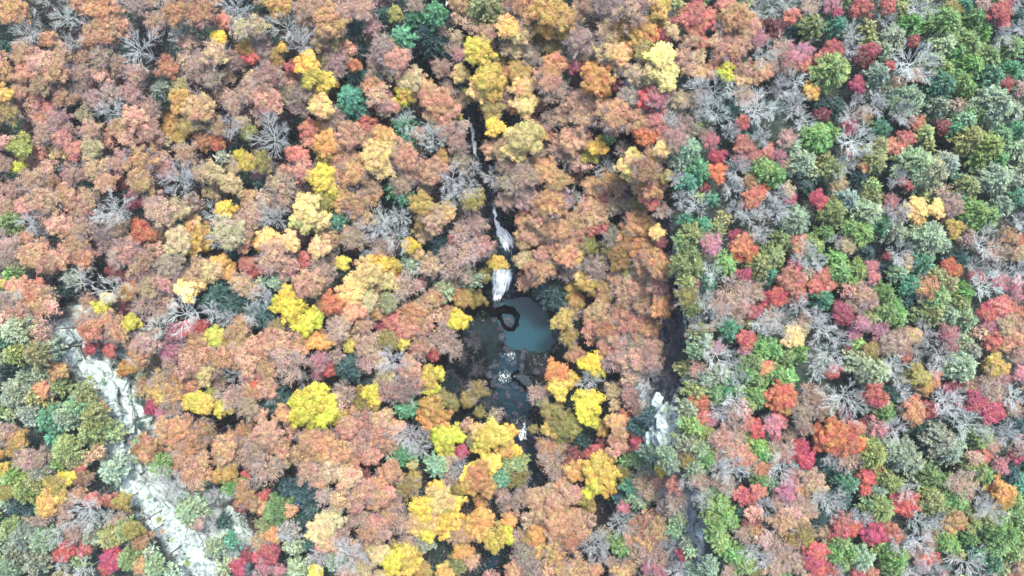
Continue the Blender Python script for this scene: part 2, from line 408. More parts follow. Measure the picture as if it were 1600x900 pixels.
def cliff_line(name, R, zc, t0, t1, pick, n, depth, sgn, smax):
    """a line of ledge blocks stacked down the cliff face below rim R; all are parts of the cliff"""
    P = R; L = np.r_[0, np.cumsum(np.hypot(*np.diff(P, axis=0).T))]
    a_, b_ = np.interp([t0, t1], np.arange(len(P)), L)
    root_z = zc
    # the cliff's own face: a jagged band of rock under the rim
    V, F = [], []
    m = int((b_ - a_) / .8); rows = 7
    for i in range(m + 1):
        s = a_ + (b_ - a_) * i / m
        x = np.interp(s, L, P[:, 0]); y = np.interp(s, L, P[:, 1])
        x2 = np.interp(s + .5, L, P[:, 0]); y2 = np.interp(s + .5, L, P[:, 1]); dx, dy = x2 - x, y2 - y; l = math.hypot(dx, dy) + 1e-9
        nx, ny = -dy / l * sgn, dx / l * sgn
        for r in range(rows):
            q = r / (rows - 1); st = math.floor(q * 3.2 + .2) / 3.2
            dd = .2 + depth * (q * .5 + st * .5) + (random.random() - .5) * .9
            X_, Y_ = x + nx * dd, y + ny * dd
            V.append((X_, Y_, zc - .8 - 14 * q + (random.random() - .5) * .5))
    for i in range(m):
        for r in range(rows - 1):
            F.append((i * rows + r, i * rows + r + 1, (i + 1) * rows + r + 1, (i + 1) * rows + r))
    face = link(name, mesh_from(name, np.array(V), np.array(F), None, False, [pick[0].materials[0]])); face["kind"] = "structure"
    for k in range(n):
        s = a_ + (b_ - a_) * random.random(); q = random.random() ** 1.2
        x = np.interp(s, L, P[:, 0]); y = np.interp(s, L, P[:, 1])
        x2 = np.interp(s + .5, L, P[:, 0]); y2 = np.interp(s + .5, L, P[:, 1]); dx, dy = x2 - x, y2 - y; l = math.hypot(dx, dy) + 1e-9
        nx, ny = -dy / l * sgn, dx / l * sgn
        dd = depth * q * 1.05 - .5
        X_, Y_ = x + nx * dd, y + ny * dd
        Z_ = max(zc - .7 - 14 * (math.floor(q * 5) / 5) + random.uniform(-.4, .4), ground(X_, Y_) - .3)
        w = random.uniform(.5, 1) ** 1.3 * smax
        o = link("rock_slab", random.choice(pick), face, (X_, Y_, Z_), (w, w * .8, w * random.uniform(.6, 1)), math.atan2(dy, dx) + random.gauss(0, .25))
    return face
cliff_line("west_cliff", RW, Z_W, 3.4, 10.6, SLABS, 150, 6.0, +1, 1.9)
cliff_line("west_cliff_foot", RW, Z_W - 2, 10.6, 14.4, SLABS, 70, 6.0, +1, 1.9)
cliff_line("east_cliff", RE, Z_E, 5.0, 12.2, SLABS_D, 70, 5.2, -1, 1.0)
cliff_line("east_cliff_foot", RE, Z_E, 12.0, 14.2, SLABS, 40, 5.2, -1, 1.7)
cliff_line("south_east_cliff", RE, Z_E, 14.6, 18.2, SLABS_G, 40, 4.5, -1, 1.5)
rim = cliff_line("east_rim_ledge", RE + np.array([.6, 0]), Z_E + .9, 5.0, 12.0, SLABS, 90, .5, -1, .8)

# blocks lying on the bare slopes and in the stream bed: parts of the bed they lie in
def scatter(parent, meshes, pts, smin, smax, sink=.25):
    for (px, py, z, s) in pts:
        pz = z; x, y = PX(px, py, z); z = ground(x, y); x, y = PX(px, py, z); z = ground(x, y)
        w = random.uniform(smin, smax) * s
        if parent_name == 'stone': z = max(z, pz - w * .15)
        link(parent_name, random.choice(meshes), parent, (x, y, z + w * (.3 - sink)), (w, w, w * random.uniform(.7, 1.1)), random.uniform(0, 6.28))
slope = [(random.gauss(0, 1), random.gauss(0, 1)) for _ in range(170)]
parent_name = "rock_slab"
pts = []
for i, (a_, b_) in enumerate(slope):
    t = random.random(); cx = 205 + 120 * t + 10 * a_; cy = 752 + 150 * t ** 1.0 + 14 * b_ - 10
    pts.append((cx, cy, 28, 1))
scatter(ter, SLABS, pts, .3, 1.5)
scatter(ter, SLABS, [(375 + random.gauss(0, 7), 790 + random.random() * 85, 16, 1) for _ in range(26)], .4, 1.2)
scatter(ter, SLABS, [(1046 + random.gauss(0, 10), 655 + random.gauss(0, 22), 32, 1) for _ in range(44)], .25, .8)
scatter(ter, SLABS_G, [(1090 + random.gauss(0, 6), 800 + random.gauss(0, 50), 33, 1) for _ in range(26)], .3, 1.1)
parent_name = "stone"
bank = []
for S, nn in ((STREAM_PX, 90), (STREAM2_PX, 130)):
    for _ in range(nn):
        i = random.randrange(1, len(S) - 2); t = random.random()
        p = [S[i][k] + (S[i + 1][k] - S[i][k]) * t for k in range(4)]
        sd_ = random.choice((-1, 1)); off = p[3] * .5 * random.uniform(.8 if S is STREAM2_PX else .9, 1.5) + random.random() * 3
        if S is STREAM2_PX and random.random() < .12: off *= random.random()
        bank.append((p[0] + sd_ * off, p[1], p[2], 1))
scatter(ter, STONES, bank, .25, .95)
ring = []
for i in range(len(POOL_PX)):
    a_, b_ = POOL_PX[i], POOL_PX[(i + 1) % len(POOL_PX)]
    for _ in range(4):
        t = random.random(); cx, cy = a_[0] + (b_[0] - a_[0]) * t, a_[1] + (b_[1] - a_[1]) * t
        k = 1.03 + .12 * random.random(); ring.append((824 + (cx - 824) * k, 507 + (cy - 507) * k, 0, 1))
scatter(ter, STONES, random.sample(ring, 48), .2, 1.0)
scatter(ter, STONES + STONES_G[:1], [(803 + random.gauss(0, 20), 553 + random.random() * 112, -.9, 1) for _ in range(16)], .25, 1.0)
scatter(ter, STONES, [(827 + random.gauss(0, 14), 670 + random.random() * 90, -3, 1) for _ in range(12)], .25, .9)
# white water foam rocks between pool and lower river
def poly_rock(name, P, z, h, m, label=None, cat=None):
    """a low flat-topped rock with the traced plan outline, real thickness and rounded shoulders"""
    P = [PX(x, y, z) for x, y in P]; cx = sum(p[0] for p in P) / len(P); cy = sum(p[1] for p in P) / len(P)
    D = []
    for i in range(len(P)):
        a_, b_ = P[i], P[(i + 1) % len(P)]
        D += [a_, ((a_[0] * .5 + b_[0] * .5) + random.gauss(0, .1), (a_[1] * .5 + b_[1] * .5) + random.gauss(0, .1))]
    n = len(D); V, F = [], []
    for lv, (sc, zz) in enumerate(((1.12, -1.5), (1.0, h * .45), (.86, h * .9), (.5, h))):
        for p in D: V.append(((p[0] - cx) * sc, (p[1] - cy) * sc, zz + random.gauss(0, .07)))
    V.append((0, 0, h * 1.05))
    for lv in range(3):
        for i in range(n):
            j = (i + 1) % n; F.append((lv * n + i, lv * n + j, (lv + 1) * n + j, (lv + 1) * n + i))
    for i in range(n): F.append((3 * n + i, 3 * n + (i + 1) % n, 4 * n))
    o = link(name, mesh_from(name, np.array(V), F, None, False, [m]), None, (cx, cy, z))
    if label: o["label"] = label; o["category"] = cat
    return o
def c_ledge(name, path, w, z, h, m, label, cat):
    """a ledge of rock that runs along a bent line"""
    Q = []
    for i in range(len(path) - 1):
        for t in (0, .5): Q.append((path[i][0] + (path[i + 1][0] - path[i][0]) * t, path[i][1] + (path[i + 1][1] - path[i][1]) * t, path[i][2] + (path[i + 1][2] - path[i][2]) * t))
    Q.append(path[-1]); n = len(Q); V, F = [], []
    P = [PX(q[0], q[1], z) for q in Q]
    cx, cy = P[0]
    for i in range(n):
        a_, b_ = P[max(i - 1, 0)], P[min(i + 1, n - 1)]; dx, dy = b_[0] - a_[0], b_[1] - a_[1]; l = math.hypot(dx, dy)
        nx, ny = -dy / l, dx / l; hw = Q[i][2] * K0 / 2
        for u, zz in ((-1.25, -1.2), (-1, h * .4), (-.6, h), (.1, h * 1.1), (.7, h * .9), (1, h * .4), (1.25, -1.2)):
            V.append((P[i][0] + nx * u * hw - cx + random.gauss(0, .2), P[i][1] + ny * u * hw - cy + random.gauss(0, .2), zz + random.gauss(0, .15)))
    for i in range(n - 1):
        for j in range(6): F.append((i * 7 + j, i * 7 + j + 1, (i + 1) * 7 + j + 1, (i + 1) * 7 + j))
    F.append(tuple(range(6, -1, -1))); F.append(tuple(range((n - 1) * 7, n * 7)))
    o = link(name, mesh_from(name, np.array(V), F, None, False, [m]), None, (cx, cy, z)); o["label"] = label; o["category"] = cat
    return o
c_ledge("rock_ledge", [(758,450,6),(757,462,8),(761,474,11),(764,485,12),(772,490,14),(781,486,13),(789,481,10),(791,476,5)], 8, .1, 1.2, M_ROCK_BLACK, "black wet rock ledge at the foot of the main waterfall", "rock ledge")
c_ledge("rock_ledge", [(778,492,5),(784,500,5),(787,508,5),(793,515,5),(801,514,6),(807,505,8),(809,495,9),(803,487,10),(793,484,10),(785,487,8)], 6, .05, .8, M_ROCK_BLACK, "black curved ledge ringing the pale flat boulder in the pool", "rock ledge")
poly_rock("boulder", [(784,497),(792,494),(800,497),(803,503),(799,509),(793,512),(788,506)], .15, .5, M_ROCK_SLATE, "flat grey boulder inside the black rock ring at the pool edge", "boulder")
c_ledge("rock_ledge", [(800,590,4),(803,583,5),(812,579,4),(824,580,5),(833,583,4),(837,590,4),(838,600,4)], 4, -.9, .8, M_ROCK_BLACK, "black ledge curving above the grey slab below the pool", "rock ledge")
c_ledge("rock_ledge", [(802,592,4),(810,596,4),(815,602,5),(822,609,5)], 4, -.9, .7, M_ROCK_BLACK, "thin black ledge along the south side of the grey slab", "rock ledge")
poly_rock("boulder", [(806,587),(816,583),(828,585),(834,592),(834,602),(824,605),(815,598),(808,593)], -.9, .6, M_ROCK_SLATE, "broad grey rock slab below the pool edged in black", "boulder")
poly_rock("boulder", [(820,573),(826,571),(830,575),(827,580),(821,579)], -.4, .8, M_ROCK_GREY, "small round grey boulder just north of the grey slab", "boulder")
for (x, y, r, z, lb) in ((574, 398, 9, 15, "mossy grey boulder showing between trees north of the twin lemon trees"), (1450, 700, 10, 36, "pale grey boulder among sage pines on the east plateau"),
                         (1404, 624, 5, 36, "small pale boulder among bare trees of the east plateau"), (92, 575, 6, 31, "small pale block on the west cliff rim")):
    X_, Y_ = PX(x, y, z); g_ = ground(X_, Y_); X_, Y_ = PX(x, y, g_ + 1); g_ = ground(X_, Y_)
    o = link("boulder", rock_mesh("boulder", int(x), 1, .8, 1.1, 3, .5, M_ROCK_PALE if x != 574 else M_ROCK_GREY), None, (X_, Y_, g_ + 1.5), (r * K0,) * 3)
    o["label"] = lb; o["category"] = "boulder"

# ------------------------------------------------------------------ tree meshes (crowns are one unit in radius, trunks one unit tall)
def crown_mesh(name, seed, lobes, subs, leaves, ls, flat=.46, rag=.18, lobe_r=(.17, .30), sub_r=.085, m=M_LEAF, tint=None):
    r = np.random.default_rng(seed)
    ph = r.random(6) * 6.28; am = r.random(6) * rag / np.arange(1, 7) ** .4
    def outl(th): return 1 - rag * .6 + sum(am[k] * np.sin((k + 2) * th + ph[k]) for k in range(6))
    LC = []
    for i in range(lobes):
        u = math.sqrt((i + .5) / lobes) * .84; th = i * 2.39996 + r.normal(0, .25)
        u *= outl(th) * (1 + r.normal(0, .04))
        z = flat * math.sqrt(max(0, 1 - u * u)) + r.normal(0, .10) - (0.2 if r.random() < .3 else 0)
        LC.append((u * math.cos(th), u * math.sin(th), z, r.uniform(*lobe_r) * (1.05 - .3 * u)))
    for i in range(lobes // 2):      # lower tier seen from the side
        th = r.random() * 6.28; u = .72 * outl(th) * r.uniform(.6, 1)
        LC.append((u * math.cos(th), u * math.sin(th), -.25 + r.normal(0, .12), r.uniform(*lobe_r) * .9))
    cen, nor, tone = [], [], []
    for (x, y, z, R) in LC:
        lt = r.normal(1, .10); lh = r.normal(0, .05)
        for s in range(subs):
            d = r.normal(0, 1, 3); d[2] = abs(d[2]) * .9 + .15; d /= np.linalg.norm(d)
            sc = np.array([x, y, z]) + d * R * r.uniform(.65, 1.1) * np.array([1, 1, .8]); st = r.normal(1, .12)
            q = r.normal(0, 1, (leaves, 3)); q /= np.linalg.norm(q, axis=1)[:, None]
            q[:, 2] = np.abs(q[:, 2]) * .8
            c = sc + q * sub_r * (r.uniform(.3, 1.5, (leaves, 1)) + r.exponential(.35, (leaves, 1)))
            nn = q * .7 + d * .5 + r.normal(0, .35, (leaves, 3)) + np.array([0, 0, .7])
            cen.append(c); nor.append(nn)
            t = lt * st * r.normal(1, .14, (leaves, 1))
            h = lh + r.normal(0, .05, (leaves, 1))
            tone.append(np.concatenate([t * (1 - h * .4), t * (1 + h), t * (1 - h)], 1))
    c = np.concatenate(cen); n = np.concatenate(nor); n /= np.linalg.norm(n, axis=1)[:, None]; T = np.clip(np.concatenate(tone), .3, 1.8)
    a = np.cross(n, r.normal(0, 1, n.shape)); a /= np.linalg.norm(a, axis=1)[:, None]; b = np.cross(n, a)
    s = ls * r.uniform(.6, 1.3, (len(c), 1)); w = s * r.uniform(.55, .85, (len(c), 1))
    V = np.stack([c - a * s * .6, c + b * w * .5 + n * s * .12, c + a * s * .6, c - b * w * .5 + n * s * .12], 1).reshape(-1, 3)
    F = np.arange(len(V)).reshape(-1, 4)
    return V, F, np.repeat(T, 4, 0)

def pine_mesh(seed, tiers, per, needles, ls, soft=1.0):
    """whorled boughs with brush-like needle sprays"""
    r = np.random.default_rng(seed); cen, out, tone = [], [], []
    for t in range(tiers):
        q = t / (tiers - 1) if tiers > 1 else 0
        z = .75 * (1 - q) ** .9 - .35; R = .28 + .70 * q ** .75
        n = int(per * (.45 + .55 * q)); o = r.random() * 6.28
        for k in range(n):
            th = o + k * 6.283 / n + r.normal(0, .22); L = R * r.uniform(.7, 1.15); lt = r.normal(1, .16); lh = r.normal(0, .05)
            d = np.array([math.cos(th), math.sin(th), 0.05 - .15 * q]); side = np.array([-math.sin(th), math.cos(th), 0])
            m = max(6, int(needles * L))
            s = r.uniform(.12, 1, m); wv = (r.random(m) * 2 - 1) * .26 * L * (1.08 - s * .8) * soft
            c = np.array([0, 0, z]) + d * (s * L)[:, None] + side * wv[:, None] + np.array([0, 0, 1]) * (r.normal(0, .055, m) + .05 * (1 - (2 * wv / L) ** 2))[:, None] - np.array([0, 0, .14]) * (s ** 2)[:, None]
            dd = d + side * (np.sign(wv) * r.uniform(.3, 1.1, m))[:, None] + r.normal(0, .4, (m, 3)) + np.array([0, 0, .22])
            cen.append(c); out.append(dd)
            tt = lt * r.normal(1, .2, (m, 1)) * (0.8 + .4 * s[:, None]); h = lh + r.normal(0, .04, (m, 1))
            tone.append(np.concatenate([tt * (1 + h), tt, tt * (1 - h)], 1))
    c = np.concatenate(cen); d = np.concatenate(out); d /= np.linalg.norm(d, axis=1)[:, None]; T = np.clip(np.concatenate(tone), .3, 1.8)
    up = np.array([0, 0, 1]) + r.normal(0, .45, d.shape); w = np.cross(d, up); w /= np.linalg.norm(w, axis=1)[:, None]
    s = ls * r.uniform(.7, 1.4, (len(c), 1)); g = s * r.uniform(.16, .30, (len(c), 1))
    V = np.stack([c - d * s * .5, c + w * g, c + d * s * .75, c - w * g], 1).reshape(-1, 3)
    return V, np.arange(len(V)).reshape(-1, 4), np.repeat(T, 4, 0)

def tubes(br, sides=3):
    V, F = [], []
    for pts, r0, r1 in br:
        pts = np.asarray(pts); n = len(pts); b = len(V)
        for i in range(n):
            d = pts[min(i + 1, n - 1)] - pts[max(i - 1, 0)]; d = d / (np.linalg.norm(d) + 1e-9)
            a = np.cross(d, (0.3, 0.2, 1.0) if abs(d[2]) < .9 else (1.0, 0, 0)); a /= np.linalg.norm(a); c = np.cross(d, a)
            rr = r0 + (r1 - r0) * i / (n - 1)
            for k in range(sides):
                t = k * 6.2832 / sides; V.append(pts[i] + (a * math.cos(t) + c * math.sin(t)) * rr)
        for i in range(n - 1):
            for k in range(sides):
                k2 = (k + 1) % sides; F.append((b + i * sides + k, b + i * sides + k2, b + (i + 1) * sides + k2, b + (i + 1) * sides + k))
    return np.array(V), np.array(F)
def grow(r, p, d, L, n, wob, up):
    pts = [np.array(p, dtype=float)]; d = np.array(d, dtype=float)
    for i in range(n):
        d = d + r.normal(0, wob, 3) + np.array([0, 0, up]); d /= np.linalg.norm(d)
        pts.append(pts[-1] + d * L / n)
    return pts
def bare_mesh(seed, limbs, kids, twigs, r0, rt, spread=.9, lean=0.0):
    """the boughs of a leafless tree from the top of its bole"""
    r = np.random.default_rng(seed); br = []; o = r.random() * 6.28
    br.append((grow(r, (0, 0, -.45), (lean, 0, 1), .7, 4, .08, 0), r0 * 1.2, r0 * .7))
    for k in range(limbs):
        th = o + k * 6.283 / limbs + r.normal(0, .3); el = r.uniform(.1, .75)
        d = (math.cos(th) * math.cos(el), math.sin(th) * math.cos(el), math.sin(el))
        L = spread * r.uniform(.7, 1.12); main = grow(r, (0, 0, -.35 + .4 * r.random()), d, L, 6, .11, .03)
        br.append((main, r0 * r.uniform(.5, .8), r0 * .16))
        for j in range(kids):
            i = r.integers(1, 6); dd = main[i + 1 if i < 6 else 6] - main[i]; dd = dd / np.linalg.norm(dd)
            sd_ = np.cross(dd, (0, 0, 1)) * r.choice((-1, 1)) * r.uniform(.4, 1.1)
            kb = grow(r, main[i], dd + sd_ + (0, 0, r.uniform(-.1, .4)), L * r.uniform(.35, .6), 4, .13, .02)
            br.append((kb, r0 * .28, rt))
            for t in range(twigs):
                i2 = r.integers(1, 4); d2 = kb[i2 + 1] - kb[i2]; d2 = d2 / np.linalg.norm(d2)
                tw = grow(r, kb[i2], d2 + np.cross(d2, (0, 0, 1)) * r.uniform(-1, 1) + (0, 0, r.uniform(-.2, .4)), L * r.uniform(.14, .3), 2, .2, 0)
                br.append((tw, rt, rt * .5))
    V, F = tubes(br); return V, F
def trunk_mesh(seed):
    r = np.random.default_rng(seed); br = [(grow(r, (0, 0, -.05), (0, 0, 1), 1.0, 6, .03, .03), .075, .03)]
    for k in range(8):
        th = k * 2.4 + r.random(); z = r.uniform(.62, .9)
        br.append((grow(r, (0, 0, z), (math.cos(th), math.sin(th), .22), r.uniform(.5, .8), 4, .12, .02), .028, .008))
    return tubes(br, 5)
def white(V): return np.ones((len(V), 3))

LIB = {}
def lib(key, V, F, T, m): LIB.setdefault(key, []).append((mesh_from("crown", V, F, T, False, [m]), V, F, T))
for i in range(6): lib("leafL", *crown_mesh("c", 200 + i, 72, 8, 12, .060, lobe_r=(.10, .22), sub_r=.07, rag=.24), M_LEAF)
for i in range(9): lib("leafM", *crown_mesh("c", 220 + i, 40, 8, 12, .076, sub_r=.085, lobe_r=(.12, .28), rag=.3), M_LEAF)
for i in range(6): lib("leafS", *crown_mesh("c", 240 + i, 22, 7, 10, .118, sub_r=.12, lobe_r=(.16, .34), rag=.32), M_LEAF)
for i in range(6): lib("thinM", *crown_mesh("c", 260 + i, 36, 6, 7, .072, sub_r=.085, lobe_r=(.12, .24), rag=.34), M_LEAF)
for i in range(4): lib("thinL", *crown_mesh("c", 270 + i, 60, 7, 8, .056, sub_r=.07, lobe_r=(.10, .2), rag=.3), M_LEAF)
for i in range(5): lib("wispM", *crown_mesh("c", 280 + i, 22, 5, 5, .07, sub_r=.11, lobe_r=(.16, .3), rag=.3), M_LEAF)
for i in range(7): lib("pineM", *pine_mesh(300 + i, 6, 13, 52, .155), M_NEEDLE)
for i in range(5): lib("pineL", *pine_mesh(320 + i, 7, 16, 95, .105), M_NEEDLE)
for i in range(4): lib("pineS", *pine_mesh(340 + i, 5, 10, 30, .22), M_NEEDLE)
for i in range(8):
    V, F = bare_mesh(400 + i, 7 + i % 4, 8, 8, .018, .0050, .98); lib("bareB", V, F, white(V), M_BARK)
for i in range(6):
    V, F = bare_mesh(420 + i, 12, 8, 9, .014, .0058, 1.05); lib("bareb", V, F, white(V), M_BARK)
TRUNKS = []
for i in range(4):
    V, F = trunk_mesh(440 + i); TRUNKS.append(mesh_from("trunk", V, F, white(V), False, [M_BARK]))

